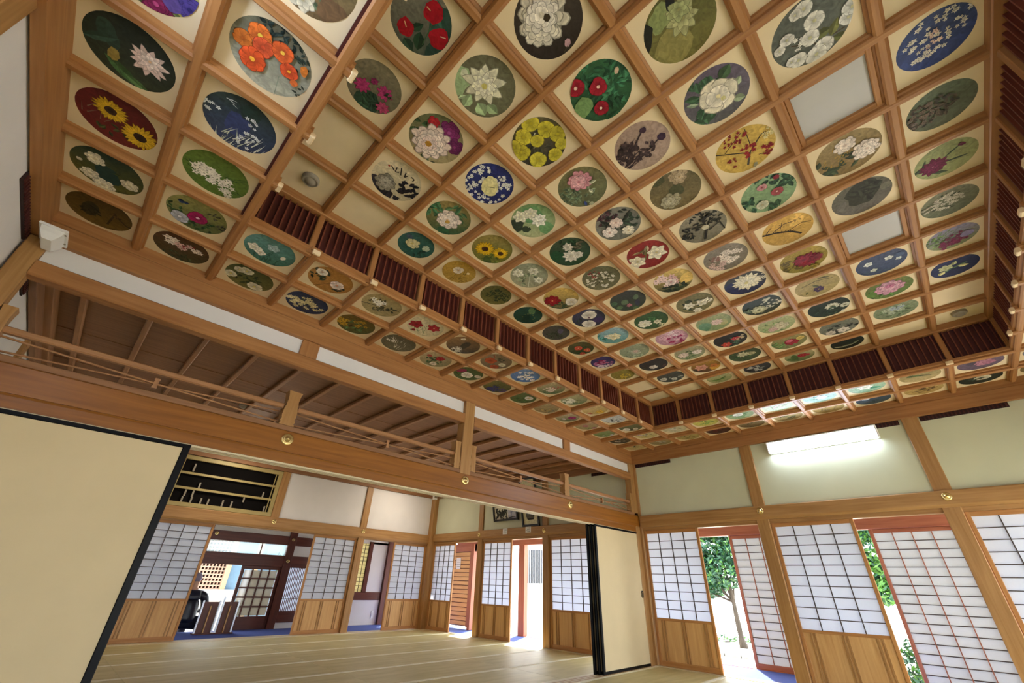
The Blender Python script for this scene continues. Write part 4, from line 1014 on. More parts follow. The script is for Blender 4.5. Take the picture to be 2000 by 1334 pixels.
    ["U",-11,-5,"white lotus flowers over jade leaves",["6c8a5c","a8ae84"],-138,[["B",-0.32,-0.19,0.5,"5f8a5c",1.0,-47],["B",0.68,-0.18,0.35,"6a9464",1.0,-47],["B",-0.34,0.77,0.35,"2f3c30",1.2,-113],["B",0.15,0.56,0.2,"33402f"],["S",[0.13,0.42,0.1,-0.03],0.03,"a8b48a"],["F",-0.57,0.23,0.32,6,"e4e2cc","c8c49a",1],["F",-0.42,-0.23,0.3,6,"dedac4","c8c49a",1],["F",0.13,-0.22,0.34,7,"e8e6d4","c8c49a",1],["F",0.07,-0.39,0.22,6,"f0eee0","c8c49a",1]]],
    ["U",-11,-4,"two bright sunflowers on olive gold",["8a7c44","6d6e30"],-133,[["V",0.41,0.69,0.5,20,0.26,"5c6a2c"],["B",0.4,0.81,0.4,"46562a",0.5,-48],["F",-0.28,0.21,0.42,18,"d0a81e","4a2c14",3],["F",0.45,-0.12,0.35,18,"d4ac20","4a2c14",3]]],
    ["U",-11,-3,"small pink white flower on mustard",["b08c3c","a88840"],-129,[["G",0.26,0.4,0.5,12,0.6,-95,"7a6428",0.04],["F",-0.16,-0.12,0.28,7,"e4d4bc","c08a4a",0],["B",0.44,-0.31,0.1,"d8c49a"],["S",[-0.03,0.21,0.03,1.16],0.03,"7a6428"]]],
    ["U",-10,-10,"white cherry blossoms scattered on bright blue",["3c4c78","33437a"],-177,[["D",-0.1,0.05,0.8,34,0.085,"cfccc4"],["D",0.11,0.29,0.45,12,0.08,"d4d0c8"],["D",-0.33,-0.43,0.5,12,0.08,"c8c8c4"],["D",-0.07,0.05,0.3,8,0.08,"d6bcb4"]]],
    ["U",-10,-8,"red plum blossom branches on gold",["b89a4c","c0a050"],-162,[["S",[-0.48,0.88,0.23,-0.1,-0.26,-0.62,-0.28,-0.8],0.04,"2c221c"],["S",[0.74,0.13,0.23,-0.1],0.07,"4a4438"],["S",[-0.33,0.6,-0.81,-0.13],0.025,"33261e"],["S",[-0.15,-0.22,-0.86,-0.27],0.025,"3a2c22"],["S",[0.53,-0.31,0.73,-0.74],0.025,"33261e"],["D",-0.67,0.22,0.3,14,0.07,"7a1a20"],["D",0.1,-0.08,0.3,14,0.08,"8a1c22"],["D",0.52,-0.62,0.25,11,0.08,"7c1a20"],["D",0.29,0.5,0.25,7,0.06,"7a1a20"],["D",-0.81,-0.13,0.2,6,0.07,"8a1c22"],["D",-0.19,-0.89,0.25,10,0.08,"c8bc88"],["B",0.88,-0.08,0.12,"8a8468",0.6,-60]]],
    ["U",-10,-7,"two pale roses on olive brown",["5f5840","726444"],-155,[["B",0.0,-0.05,0.3,"4a4c34"],["B",-0.95,0.33,0.3,"46482f"],["F",-0.57,-0.39,0.34,8,"a89478","8c7454",2],["F",-0.54,-0.42,0.2,7,"b8a488","967e5c",2],["F",0.37,0.36,0.38,8,"9c957a","7c7456",2],["F",0.36,0.37,0.22,7,"b0a88e","8a8262",2],["S",[0.84,-0.28,0.79,-0.57],0.02,"2c2822"]]],
    ["U",-10,-6,"white roses among dark plum leaves",["7a7870","6d6e66"],-148,[["V",-0.25,-0.06,0.7,36,0.26,"2f3430"],["V",-0.52,0.24,0.5,18,0.24,"4a3038"],["V",0.18,-0.52,0.4,14,0.24,"3a4a3c"],["F",-0.16,0.0,0.28,7,"dcc8c0","b08a84",2],["F",0.17,0.54,0.3,7,"e0d4cc","b8948c",2],["F",0.6,-0.18,0.26,7,"e2dac4","c0a878",2]]],
    ["U",-10,-5,"white magnolias on deep green",["3a4a38","24422c"],-143,[["V",-0.27,-0.07,0.6,26,0.28,"20402a"],["B",-0.23,0.64,0.35,"1f4a30"],["F",0.25,0.11,0.4,9,"dcd6c8","b8b09a",1],["F",-0.37,-0.14,0.26,7,"d0cabc","a8a08a",1],["F",0.38,-0.23,0.24,6,"cdc6b8","a8a08a",1],["V",-0.07,-0.66,0.25,6,0.24,"6a6450"]]],
    ["U",-10,-4,"pale lilies on misty grey green",["8a907a","99967a"],-138,[["S",[0.73,0.74,-0.0,-0.06,-0.24,-0.65],0.03,"c4c8b0"],["S",[0.6,0.88,-0.32,0.3],0.03,"b8bca4"],["V",0.16,0.21,0.5,12,0.3,"7a8468"],["F",-0.58,0.25,0.3,6,"dcdac8","b0ac88",1],["F",-0.14,-0.44,0.28,6,"d8d6c4","b0ac88",1],["F",0.6,-0.17,0.26,6,"dcdac8","b0ac88",1]]],
    ["U",-10,-3,"dark green sprigs on olive",["5e5c36","6a6436"],-134,[["V",-0.01,-0.01,0.6,34,0.22,"2c3822"],["V",0.51,-0.3,0.4,14,0.2,"3c4426"]]],
    ["U",-9,-10,"dull brown blossoms on grey green",["5e6a58","5a5f4e"],-177,[["V",0.08,0.49,0.6,40,0.2,"40382f"],["D",0.03,0.44,0.55,34,0.09,"6f6258"],["V",-0.35,-0.14,0.3,12,0.2,"4a4238"],["V",0.13,-0.26,0.3,10,0.2,"463e34"]]],
    ["U",-9,-9,"two white peonies on tan with gold grass",["8c7a54","86704a"],-171,[["V",0.32,0.37,0.5,14,0.3,"3c4630"],["G",0.0,0.49,0.5,26,0.2,-132,"b8923c",0.02],["L",0.46,0.57,0.6,-78,0.2,"36452f"],["L",-0.09,0.93,0.4,-153,0.16,"36402e"],["L",0.59,-0.14,0.5,-134,0.1,"3c4a30"],["F",-0.47,0.02,0.31,8,"dccfc4","c8b0a4",2],["F",0.16,-0.5,0.4,9,"e0d2c6","c8b0a4",2],["F",0.16,-0.53,0.25,8,"e8dcd2","d0b8aa",2]]],
    ["U",-9,-8,"red and white camellias on pale green",["7d9a74","7c9670"],-164,[["V",-0.81,-0.16,0.45,14,0.36,"2c4a38"],["V",-0.25,-0.77,0.35,12,0.34,"2f4c38"],["V",0.22,0.71,0.45,16,0.34,"2c4c38"],["V",0.83,0.05,0.3,10,0.32,"35503a"],["F",0.08,-0.3,0.19,6,"a04a50","d8b0a8",0],["F",-0.52,0.09,0.16,6,"c08a8c","8a2c34",0],["F",0.43,0.35,0.22,6,"c4c4a8","a89c78",0],["B",-0.69,-0.48,0.12,"7a2430"],["S",[-0.24,-1.02,0.42,-0.99],0.04,"2a3a2c"]]],
    ["U",-9,-7,"ink pine tree on pale grey",["8c8574","6c6758"],-157,[["V",-0.41,-0.12,0.5,40,0.18,"22221c"],["V",-0.35,-0.65,0.4,30,0.16,"2a2a22"],["V",-0.05,0.61,0.4,26,0.18,"1f1f1a"],["S",[0.78,0.21,0.17,-0.12,-0.51,-0.17,-0.5,-0.63],0.09,"23211c"],["S",[0.33,-0.14,0.12,-0.7,0.87,-0.73],0.05,"2a2822"],["B",0.06,-0.09,0.15,"b8b09a"]]],
    ["U",-9,-6,"white lilies on crimson",["8a2a28","7c2424"],-152,[["V",-0.15,0.08,0.5,8,0.3,"7a6a4a"],["F",0.14,0.63,0.42,6,"ddd4bc","b0a070",1],["F",0.12,-0.4,0.44,6,"e2dac4","b8a878",1],["L",-0.43,-0.17,0.5,-145,0.18,"a8967a"],["S",[0.23,0.24,-0.43,-0.17],0.04,"5c6438"]]],
    ["U",-9,-5,"small white blossoms on bare branches",["5c5c44","6a664c"],-146,[["S",[0.07,1.17,-0.06,0.15,-0.05,-0.73],0.03,"2f2a22"],["S",[0.39,0.8,0.07,-0.21,0.58,-0.33],0.03,"2f2a22"],["S",[-0.06,0.15,-0.73,0.03],0.03,"2f2a22"],["D",0.01,0.08,0.75,44,0.085,"d6d2c2"],["D",-0.55,0.04,0.3,8,0.07,"8c4a44"]]],
    ["U",-9,-4,"red camellia beside white bloom on gold",["c8a85c","5a5438"],-142,[["V",0.47,0.55,0.5,18,0.26,"384a30"],["F",-0.18,0.48,0.42,8,"8c1420","6a0e18",2],["F",-0.18,0.48,0.24,7,"a01c28","d8c07a",2],["F",0.61,-0.27,0.32,7,"dcd2c0","b8a880",0],["B",0.19,-0.95,0.2,"d0b060"]]],
    ["U",-9,-3,"faint gold specks on dark teal",["24463c","1c3a30"],-138,[["B",0.21,0.34,0.5,"16322a",0.6,-48],["B",-0.19,-0.52,0.35,"5a7a54",0.7,-48],["D",0.21,0.01,0.5,9,0.05,"8a8a4a"]]],
    ["U",-8,-10,"spidery magenta flower on pale green",["8c9468","9aa070"],-178,[["L",-0.14,0.68,0.7,-167,0.09,"35452f"],["L",0.2,-0.32,0.9,-81,0.08,"2f4030"],["L",-0.34,-0.23,0.8,-127,0.07,"38482f"],["L",0.05,0.87,0.5,-126,0.14,"3c4c36"],["L",0.66,0.21,0.6,-62,0.14,"46563c"],["F",0.14,0.38,0.42,12,"6c1c44","8c3a64",3],["F",0.11,0.41,0.28,9,"7a2450","a85a7c",1],["B",-0.52,-0.5,0.08,"5a1c34",1.6,-60]]],
    ["U",-8,-9,"dark olive leaf mass on grey",["5c5a4c","64605a"],-172,[["B",-0.26,-0.09,0.72,"35362c",0.8,-81],["V",-0.27,-0.21,0.5,20,0.4,"2f3128"],["B",0.14,0.7,0.3,"6a6660",0.5,-62],["B",-0.06,-0.81,0.2,"6d6a5c"]]],
    ["U",-8,-8,"bare black branch on gold",["c49c4c","b08c4c"],-166,[["B",-0.34,-0.45,0.4,"d8b060",0.7,-63],["S",[-0.29,0.94,-0.1,0.4,0.21,-0.1,0.65,-0.42],0.09,"241a14"],["S",[-0.21,0.52,-0.47,0.01,-0.39,-0.39],0.035,"2c2018"],["S",[0.1,0.02,-0.07,-0.59,0.08,-0.9],0.035,"2c2018"],["S",[-0.23,0.22,-0.64,0.04],0.025,"2c2018"],["S",[-0.3,0.79,-0.61,0.48],0.03,"2c2018"],["D",-0.2,-0.13,0.5,20,0.03,"3a2a1e"]]],
    ["U",-8,-7,"pale magnolia cluster on grey",["7c7468","746c60"],-160,[["S",[-0.4,0.66,0.62,0.53,1.08,0.43],0.04,"4a3a30"],["D",0.05,-0.03,0.5,18,0.16,"dccfc4"],["D",0.35,0.42,0.4,12,0.14,"c4a8a0"],["D",0.03,-0.38,0.35,10,0.14,"d8ccc2"],["D",-0.17,0.4,0.2,8,0.1,"8a6a62"]]],
    ["U",-8,-6,"blush azaleas with dark leaves and gold fan",["c8ac66","3a4230"],-154,[["B",0.22,-0.67,0.35,"d4b468",1.3,-143],["V",0.73,0.36,0.5,16,0.36,"1e2a1c"],["V",0.61,-0.21,0.4,10,0.34,"2a3828"],["D",-0.25,0.29,0.5,12,0.19,"dcc0bc"],["D",-0.07,-0.13,0.35,8,0.17,"cfa8a8"],["F",0.01,0.11,0.25,7,"e4d0cc","b88488",0]]],
    ["U",-8,-5,"water lily pads and pink bud on dark water",["3a3c3c","344034"],-149,[["B",0.02,0.2,0.26,"5c7058",0.8,-48],["B",0.28,0.71,0.22,"4f684c",0.8,-48],["B",-0.03,-0.52,0.22,"5a6e58",0.7,-48],["B",0.9,0.01,0.2,"4c6448",0.8,-48],["B",-0.24,0.75,0.2,"46604a"],["F",0.42,0.14,0.16,6,"a86a74","c89a9c",1],["B",0.49,-0.33,0.3,"303448",0.5,-66]]],
    ["U",-8,-4,"two white open blooms on deep violet blue",["3a3a52","2c3040"],-145,[["V",0.12,0.18,0.6,12,0.3,"2a3a34"],["F",-0.29,-0.24,0.38,5,"dcd6cc","a89a90",0],["F",0.53,0.34,0.36,5,"e0dad0","a89a90",0],["B",-0.05,-0.07,0.08,"6a4a5a"],["B",0.48,-0.36,0.3,"3a2c54"]]],
    ["U",-8,-3,"dim violet grey thicket",["4a4840","4a4a44"],-141,[["V",0.14,0.21,0.6,30,0.26,"3a4234"],["B",0.01,-0.4,0.35,"5a5468",0.6,-49]]],
    ["U",-7,-10,"white flower cluster on grey",["7c7c66","5f6650"],-178,[["V",-0.07,0.13,0.6,18,0.2,"4c5642"],["D",-0.15,0.07,0.55,40,0.1,"c9c4b4"],["D",-0.1,0.63,0.35,12,0.09,"bdb8a6"]]],
    ["U",-7,-8,"spiky red bloom on mustard",["9a8438","7c7030"],-167,[["V",0.12,0.4,0.6,24,0.3,"6a5a24"],["F",0.08,-0.15,0.5,16,"7c1c2c","5c1420",3],["F",-0.03,-0.02,0.4,12,"8a2032","6a1824",1],["F",0.15,-0.51,0.3,10,"7c1c2c","5c1420",1],["V",0.76,-0.31,0.3,8,0.26,"8a7428"]]],
    ["U",-7,-7,"large white night cactus bloom on navy",["3c3c38","232a4c"],-162,[["B",0.01,0.38,0.5,"20284e",1.2,-121],["F",-0.04,-0.13,0.62,16,"d8d0b8","b8ac80",3],["F",-0.07,-0.09,0.46,12,"e2dcc8","c0b488",1],["G",-0.03,-0.69,0.3,10,0.5,-106,"d8d0bc",0.05],["B",0.01,-0.07,0.1,"c4b880"]]],
    ["U",-7,-6,"white lilies with dark olive leaves",["6a6444","6e6848"],-157,[["V",0.09,0.06,0.6,22,0.3,"35402a"],["F",0.05,0.36,0.3,6,"dcd6c4","b0a880",1],["F",0.18,-0.31,0.3,6,"d8d2c0","b0a880",1],["F",0.74,0.13,0.24,6,"e0dac8","b0a880",1],["V",0.05,-0.67,0.3,8,0.26,"c8c2ae"]]],
    ["U",-7,-5,"white peony on dark green",["34502f","33502f"],-152,[["V",0.12,0.14,0.6,20,0.34,"3a6038"],["F",0.09,0.48,0.38,8,"dedac8","b8b490",2],["F",0.32,-0.24,0.24,6,"d0ccb8","a8a480",1],["V",0.74,-0.26,0.25,6,0.28,"a8a88a"]]],
    ["U",-7,-4,"cream lily on light blue",["8aa6b0","5f9090"],-148,[["V",-0.05,0.55,0.5,12,0.36,"4a8a84"],["F",0.14,-0.01,0.42,6,"e4dcb8","c8b878",1],["F",-0.17,0.34,0.2,5,"d8d8cc","c8b878",1]]],
    ["U",-7,-3,"orange flowers on dark leaves",["5a5434","33442a"],-144,[["V",0.24,0.07,0.6,18,0.3,"2f4426"],["F",-0.17,0.11,0.28,6,"c8543c","e0a080",0],["F",0.52,-0.24,0.24,6,"c45a3c","e0a080",0],["F",0.76,0.36,0.2,6,"b84a34","e0a080",0]]],
    ["U",-6,-10,"magenta spray on lilac and green",["8a84a0","7a8458"],-178,[["G",-0.27,0.38,0.5,16,0.5,-138,"5a7448",0.04],["V",-0.01,0.67,0.5,18,0.26,"5f7848"],["D",0.2,-0.14,0.5,20,0.13,"6c1c44"],["D",0.58,0.22,0.4,14,0.12,"7a2450"],["B",0.06,-0.53,0.25,"8c84aa"]]],
    ["U",-6,-9,"white fringed orchids flying on blue",["46506a","3a4866"],-173,[["F",-0.21,0.48,0.18,5,"d8dcd8","a8b4b4",1],["F",-0.19,-0.32,0.17,5,"d4d8d4","a8b4b4",1],["F",0.45,0.35,0.14,5,"d0d8d0","a8b4b4",1],["F",0.12,-0.66,0.12,5,"c8d0cc","a8b4b4",1],["S",[0.43,0.79,0.8,-0.24],0.02,"4a6a64"],["B",-0.19,-0.69,0.2,"4a5a78"]]],
    ["U",-6,-8,"small violet iris with curved stem on tan",["9a8858","9c8c60"],-168,[["S",[-0.28,0.63,-0.46,-0.07,-0.25,-0.74],0.05,"5c5438"],["L",-0.55,-0.41,0.6,-67,0.1,"4c4a30"],["L",0.05,0.04,0.5,-34,0.12,"55583a"],["F",0.4,-0.01,0.26,6,"4c3a5c","b8a03c",1],["L",0.44,0.54,0.3,-150,0.1,"5c5c3a"]]],
    ["U",-6,-7,"round chrysanthemum and tiny white flowers on black green",["2c342c","2f362c"],-163,[["D",-0.01,-0.42,0.55,34,0.08,"c4c0ac"],["F",0.34,0.25,0.38,14,"a8a684","7c7c58",3],["F",0.34,0.25,0.24,12,"c0be9c","7c7c58",3],["V",0.12,0.76,0.3,8,0.26,"4a563c"]]],
    ["U",-6,-6,"pale pink lotus on soft green",["8c9068","7a8a62"],-159,[["B",0.11,0.57,0.45,"5f8468",0.8,-91],["B",0.32,-0.44,0.35,"a09c70",0.8,-69],["F",0.07,-0.16,0.34,8,"d8bcb4","c09a94",1],["B",0.49,0.61,0.25,"4c7458",0.6,-69]]],
    ["U",-6,-5,"pink azalea mass on pale rose",["b8909c","a87c8c"],-154,[["D",-0.09,-0.13,0.75,30,0.17,"d0a4b4"],["D",0.49,-0.1,0.6,16,0.14,"9a2c5c"],["D",-0.44,-0.06,0.5,10,0.13,"e0ccd4"]]],
    ["U",-6,-4,"pale rose on silver green",["8a9078","808a70"],-150,[["V",0.41,0.27,0.6,16,0.34,"94a088"],["F",0.15,-0.02,0.32,8,"b4b4a0","94967c",2],["F",0.08,-0.06,0.18,6,"c4a89c","a88a80",2]]],
    ["U",-6,-3,"pink and violet petals on navy",["3c3460","34305a"],-147,[["D",0.19,0.08,0.7,24,0.16,"b06a94"],["D",0.56,0.14,0.6,12,0.14,"d8c8d4"],["D",-0.17,0.01,0.4,8,0.15,"8a2450"]]],
    ["U",-5,-10,"yellow white lilies on navy",["24305a","202a50"],-178,[["L",0.26,0.4,0.8,-124,0.16,"4a6a58"],["L",-0.02,-0.2,0.8,-111,0.14,"55745a"],["F",-0.14,0.38,0.3,6,"c4c8a0","a8a870",1],["L",0.11,-0.34,0.5,-68,0.22,"d0cc98"],["L",0.33,0.55,0.4,-143,0.24,"ccc894"],["L",-0.4,0.01,0.35,-163,0.2,"b8c090"]]],
    ["U",-5,-9,"large pink peony on green",["6a7444","56703a"],-174,[["V",0.3,0.38,0.6,18,0.36,"4a6a34"],["B",0.19,0.75,0.35,"5a7a3c",0.6,-69],["F",-0.05,-0.04,0.6,10,"c894a8","b07490",2],["F",-0.15,-0.05,0.4,9,"d4a8b8","a85a80",2],["F",-0.24,-0.06,0.2,7,"c07a98","8c3a64",2]]],
    ["U",-5,-8,"white chrysanthemum sprays on black green",["24302c","263430"],-169,[["F",-0.04,-0.19,0.32,12,"c4c4b4","8c8c74",3],["F",0.21,-0.74,0.22,10,"b8b8a8","8c8c74",3],["V",0.37,0.15,0.5,12,0.28,"33463a"],["B",0.76,-0.56,0.1,"c8c8b8"]]],
    ["U",-5,-7,"pale hazy bloom on light green",["a0a27c","8c986c"],-165,[["V",0.23,0.23,0.6,20,0.32,"7c9464"],["F",0.29,-0.15,0.42,8,"bcb49a","a89c80",2],["F",0.45,0.29,0.25,7,"c4a49c","a88880",2]]],
    ["U",-5,-6,"red and coral flowers on black",["201f1e","262422"],-160,[["V",0.29,0.1,0.6,18,0.28,"3f5a48"],["F",0.49,0.41,0.3,6,"b4402f","d89a8a",1],["F",0.05,-0.32,0.26,6,"b03a44","d89a8a",1],["D",0.04,-0.65,0.3,6,0.1,"b8a88a"]]],
    ["U",-5,-5,"pale pink roses on tan grey",["948c70","7c8464"],-156,[["V",0.23,0.27,0.6,18,0.3,"5f7450"],["F",0.07,0.46,0.32,7,"d4c0b4","b09a8c",2],["F",0.17,-0.45,0.3,7,"dcd0c8","b8a498",2]]],
    ["U",-5,-4,"one small white flower on black",["302c2c","2c2a2a"],-152,[["F",0.35,0.17,0.26,7,"c8c0b8","8a8078",2],["V",0.32,0.88,0.3,6,0.3,"3a3c34"],["B",0.59,-0.56,0.25,"4a3a38",0.5,-49]]],
    ["U",-5,-3,"golden spray on olive",["8a7c3c","7c7038"],-149,[["G",0.77,0.61,0.6,20,0.6,-140,"b89c34",0.05],["D",0.34,-0.01,0.5,14,0.1,"c8ac3c"]]],
    ["U",-4,-9,"pale hydrangea on grey green",["7c866c","707c60"],-174,[["V",0.18,0.04,0.7,26,0.34,"65785a"],["D",-0.11,0.09,0.5,18,0.15,"a8b49c"],["D",-0.2,-0.08,0.25,8,0.14,"9aa8b4"]]],
    ["U",-4,-8,"black and white magnolia on grey",["686c60","6a6c60"],-170,[["V",0.3,0.1,0.6,22,0.3,"2c2e2a"],["F",0.51,-0.14,0.32,6,"c4bcae","8c8474",1],["F",0.5,0.51,0.28,6,"b8b0a2","8c8474",1],["V",0.15,-0.65,0.3,8,0.28,"2a2c28"]]],
    ["U",-4,-7,"crimson bloom with yellow bud on tan",["8c8056","6a7048"],-166,[["V",0.24,0.67,0.5,14,0.36,"5f7a48"],["F",0.13,-0.1,0.38,8,"9c2c3c","7a1c2c",2],["F",-0.07,-0.04,0.2,6,"c46a78","9c2c3c",2],["F",-0.12,-0.67,0.2,6,"d0b868","b8983c",0]]],
    ["U",-4,-6,"white clustered bloom on dark green leaves",["3a442c","3c4830"],-162,[["V",0.18,0.32,0.7,26,0.3,"35502f"],["F",-0.14,0.09,0.36,9,"b8b494","8c8a64",1],["V",0.07,-0.53,0.3,10,0.26,"a8a27c"]]],
    ["U",-4,-5,"coral star flower on brown and gold",["a07830","4a3422"],-158,[["B",0.56,-0.51,0.4,"b88c34",1.0,-49],["B",0.35,0.86,0.4,"40301f"],["F",0.03,0.32,0.46,6,"c8907c","9a5a44",1],["F",0.2,-0.53,0.3,6,"b87034","7a4420",1]]],
    ["U",-4,-4,"small white daisies on charcoal",["4a4c46","3c403a"],-154,[["F",0.11,0.6,0.24,8,"c8c8c0","a8a05c",0],["F",0.49,-0.09,0.2,8,"c0c0b8","a8a05c",0],["D",0.43,-0.27,0.5,10,0.1,"a8aaa0"]]],
    ["U",-3,-8,"white wings of petals on black",["1c2420","20261f"],-171,[["L",0.45,0.1,0.9,-89,0.18,"8c9078"],["L",0.42,0.54,0.7,-60,0.14,"a8a88e"],["L",0.26,-0.47,0.6,-127,0.14,"7c8468"]]],
    ["U",-3,-7,"red flower on green stalks over cream",["a89c74","5a6a44"],-167,[["B",0.16,0.37,0.5,"46603a",0.5,-89],["F",0.03,-0.15,0.3,7,"a02c38","7a1c28",2],["F",0.14,-0.49,0.16,6,"b03c44","7a1c28",2],["L",0.22,0.76,0.5,-102,0.2,"55703f"]]],
    ["U",-3,-6,"white petals on slate black",["3c3e42","34363a"],-163,[["D",0.15,0.19,0.55,14,0.15,"b4b4b0"],["B",0.21,0.63,0.25,"24262a",0.5,-75],["L",0.18,-0.34,0.5,-89,0.14,"8a8c88"]]],
    ["U",-3,-5,"fresh green leaves on pale ground",["a8a880","9aa070"],-159,[["L",0.34,0.12,1.2,-89,0.2,"5f7a3c"],["L",0.32,0.42,0.9,-62,0.18,"6c8844"],["L",0.17,-0.25,0.8,-120,0.16,"4f6c34"]]]]

def cell_rect(ring, a, b):
    if ring == 'U':
        return XLN[a + 14], XLN[a + 15], YLN[b + 10], YLN[b + 11], H2
    return a * PX, (a + 1) * PX, b * PY, (b + 1) * PY, H1

_board = {}
def board(name, ring, a, b, parent):
    x0, x1, y0, y1, z = cell_rect(ring, a, b)
    return box(name, x0 + .012, x1 - .012, y0 + .012, y1 - .012, z + DZ, z + DZ + .009, BOARD, parent)

def painting_mesh(seed, bg, up, els, r):
    c = Canvas(seed)
    A, B = lin(bg[0])[:3], lin(bg[1])[:3]
    ux, uy = math.cos(math.radians(up)), math.sin(math.radians(up))
    rings = [1.0, .7, .38]
    R = c.rng
    def gc(x, y):
        t = min(1, max(0, .5 + .6 * (x * ux + y * uy) + R.uniform(-.08, .08)))
        k = 1 + R.uniform(-.1, .1)
        return tuple((q + (p - q) * t) * k for p, q in zip(A, B))
    n = 36
    c.lay = 1
    idx = []
    for q in rings:
        row = []
        for k in range(n):
            w = 2 * math.pi * k / n
            x, y = q * math.cos(w), q * math.sin(w)
            row.append(len(c.v)); c.v.append((x, y, 1)); c.c.append(gc(x, y))
        idx.append(row)
    m = len(c.v); c.v.append((0, 0, 1)); c.c.append(gc(0, 0))
    for o, i in zip(idx[:-1], idx[1:]):
        for k in range(n):
            j = (k + 1) % n
            c.f.append((o[k], o[j], i[j], i[k]))
    for k in range(n):
        c.f.append((idx[-1][k], idx[-1][(k + 1) % n], m))
    c.elements(els)
    return c.mesh('painting', lambda u, v, l: (u * r, v * r, -.0005 - l * .00004))

ORD = ['first', 'second', 'third', 'fourth', 'fifth', 'sixth', 'seventh', 'eighth', 'ninth', 'tenth', 'eleventh', 'twelfth', 'thirteenth', 'fourteenth', 'fifteenth', 'sixteenth']
done = set()
meshes = []
for n_, (ring, a, b, text, bg, up, els) in enumerate(PAINTINGS):
    x0, x1, y0, y1, z = cell_rect(ring, a, b)
    r = min(x1 - x0, y1 - y0 if ring == 'U' else .455) * .37
    me = painting_mesh(100 + n_, bg, up, els, r)
    meshes.append(me)
    p = board('painted_panel', ring, a, b, None)
    tag(p, 'ceiling panel with round painting of ' + text, 'painting', 'painted panels of the coffered ceiling')
    link('painting', me, ((x0 + x1) / 2, (y0 + y1) / 2, z + DZ), p)
    done.add((ring, a, b))
BLANK = {('U', -14, -4), ('U', -14, -3), ('U', -13, -3), ('U', -4, -10), ('U', -3, -10), ('U', -3, -9), ('U', -4, -3), ('U', -3, -3), ('U', -3, -4),
         ('U', -14, -10), ('U', -13, -10), ('U', -14, -9)}
SKY = [('U', -10, -9), ('U', -7, -9), ('U', -10, -4 + 100), ]
allc = [('U', a, b) for a in range(-14, -2) for b in range(-10, -2)] + \
       [('S', a, b) for a in range(-16, 0) for b in range(-12, 0) if not (-14 <= a < -2 and -10 <= b < -2)]
rr = random.Random(5)
for cc in allc:
    if cc in done or cc in SKY: continue
    ring, a, b = cc
    if cc in BLANK:
        board('blank_panel', ring, a, b, ceiling)
        continue
    # cells above and behind the viewer, beyond the edge of the photo
    x0, x1, y0, y1, z = cell_rect(ring, a, b)
    p = board('painted_panel', ring, a, b, None)
    tag(p, 'painted flower panel overhead, %s from the left wall, %s row from the beam, %s ceiling' % (ORD[a + 16], ORD[-b - 1], 'raised' if ring == 'U' else 'lower'),
        'painting', 'painted panels of the coffered ceiling')
    o = link('painting', meshes[rr.randrange(len(meshes))], ((x0 + x1) / 2, (y0 + y1) / 2, z + DZ), p)
    if ring == 'U' and (a == -14 or b == -10): o.scale = (.88, .88, 1)

for k, (ring, a, b) in enumerate(SKY[:2]):
    x0, x1, y0, y1, z = cell_rect(ring, a, b)
    t = tag(empty('frosted_light_panel', ((x0 + x1) / 2, (y0 + y1) / 2, z + DZ)),
            ('larger frosted ceiling panel below the blue blossom painting', 'frosted ceiling panel farther from the viewer, beside the dark leaf painting')[k], 'light panel', 'frosted light panels')
    e = .032
    for q in ((x0 + e, x1 - e, y0 + e, y0 + e + .028), (x0 + e, x1 - e, y1 - e - .028, y1 - e), (x0 + e, x0 + e + .028, y0 + e + .028, y1 - e - .028), (x1 - e - .028, x1 - e, y0 + e + .028, y1 - e - .028)):
        box('frame_bar', *q, z + .03, z + DZ + .01, RIB, t, .004)
    box('frosted_sheet', x0 + .05, x1 - .05, y0 + .05, y1 - .05, z + DZ - .004, z + DZ + .004, FROST, t)

# ------------------------------------------------------------------ framed pictures on the far right wall
def rect_canvas(seed, w, h):
    return Canvas(seed, [(0, 0), (w, 0), (w, h), (0, h)])
def picture(y_left, z0, w, h, lean, label, draw, mount):
    """hangs on the wall X = 0; y_left is the edge at the viewer's left; the top leans out"""
    t = tag(empty('framed_picture', (0, y_left - w / 2, z0)), label, 'picture', 'framed pictures on the far wall')
    L = math.hypot(h, lean)
    def P(u, v, d=0):      # u to the right, v up the frame, d towards the room
        return (-.012 - lean * v / h - d, w / 2 - u, v * h / L)
    def slab(name, u0, u1, v0, v1, d0, d1, mat, par):
        vs = [P(u, v, d) for u in (u0, u1) for v in (v0, v1) for d in (d0, d1)]
        fs = [(0, 1, 3, 2), (4, 6, 7, 5), (0, 4, 5, 1), (2, 3, 7, 6), (0, 2, 6, 4), (1, 5, 7, 3)]
        return link(name, mesh_of(name, vs, fs, mat), (0, y_left - w / 2, z0), par)
    fw = .035
    slab('frame_bar', 0, w, 0, fw, 0, .03, BLACKF, t); slab('frame_bar', 0, w, h - fw, h, 0, .03, BLACKF, t)
    slab('frame_bar', 0, fw, fw, h - fw, 0, .03, BLACKF, t); slab('frame_bar', w - fw, w, fw, h - fw, 0, .03, BLACKF, t)
    slab('backing', fw, w - fw, fw, h - fw, 0, .008, plain('picture_mount', mount, .7), t)
    cv = rect_canvas(len(label), w - 2 * fw, h - 2 * fw)
    draw(cv, w - 2 * fw, h - 2 * fw)
    me = cv.mesh('artwork', lambda u, v, l: P(u + fw, v + fw, .009 + l * .00005))
    link('artwork', me, (0, y_left - w / 2, z0), t)
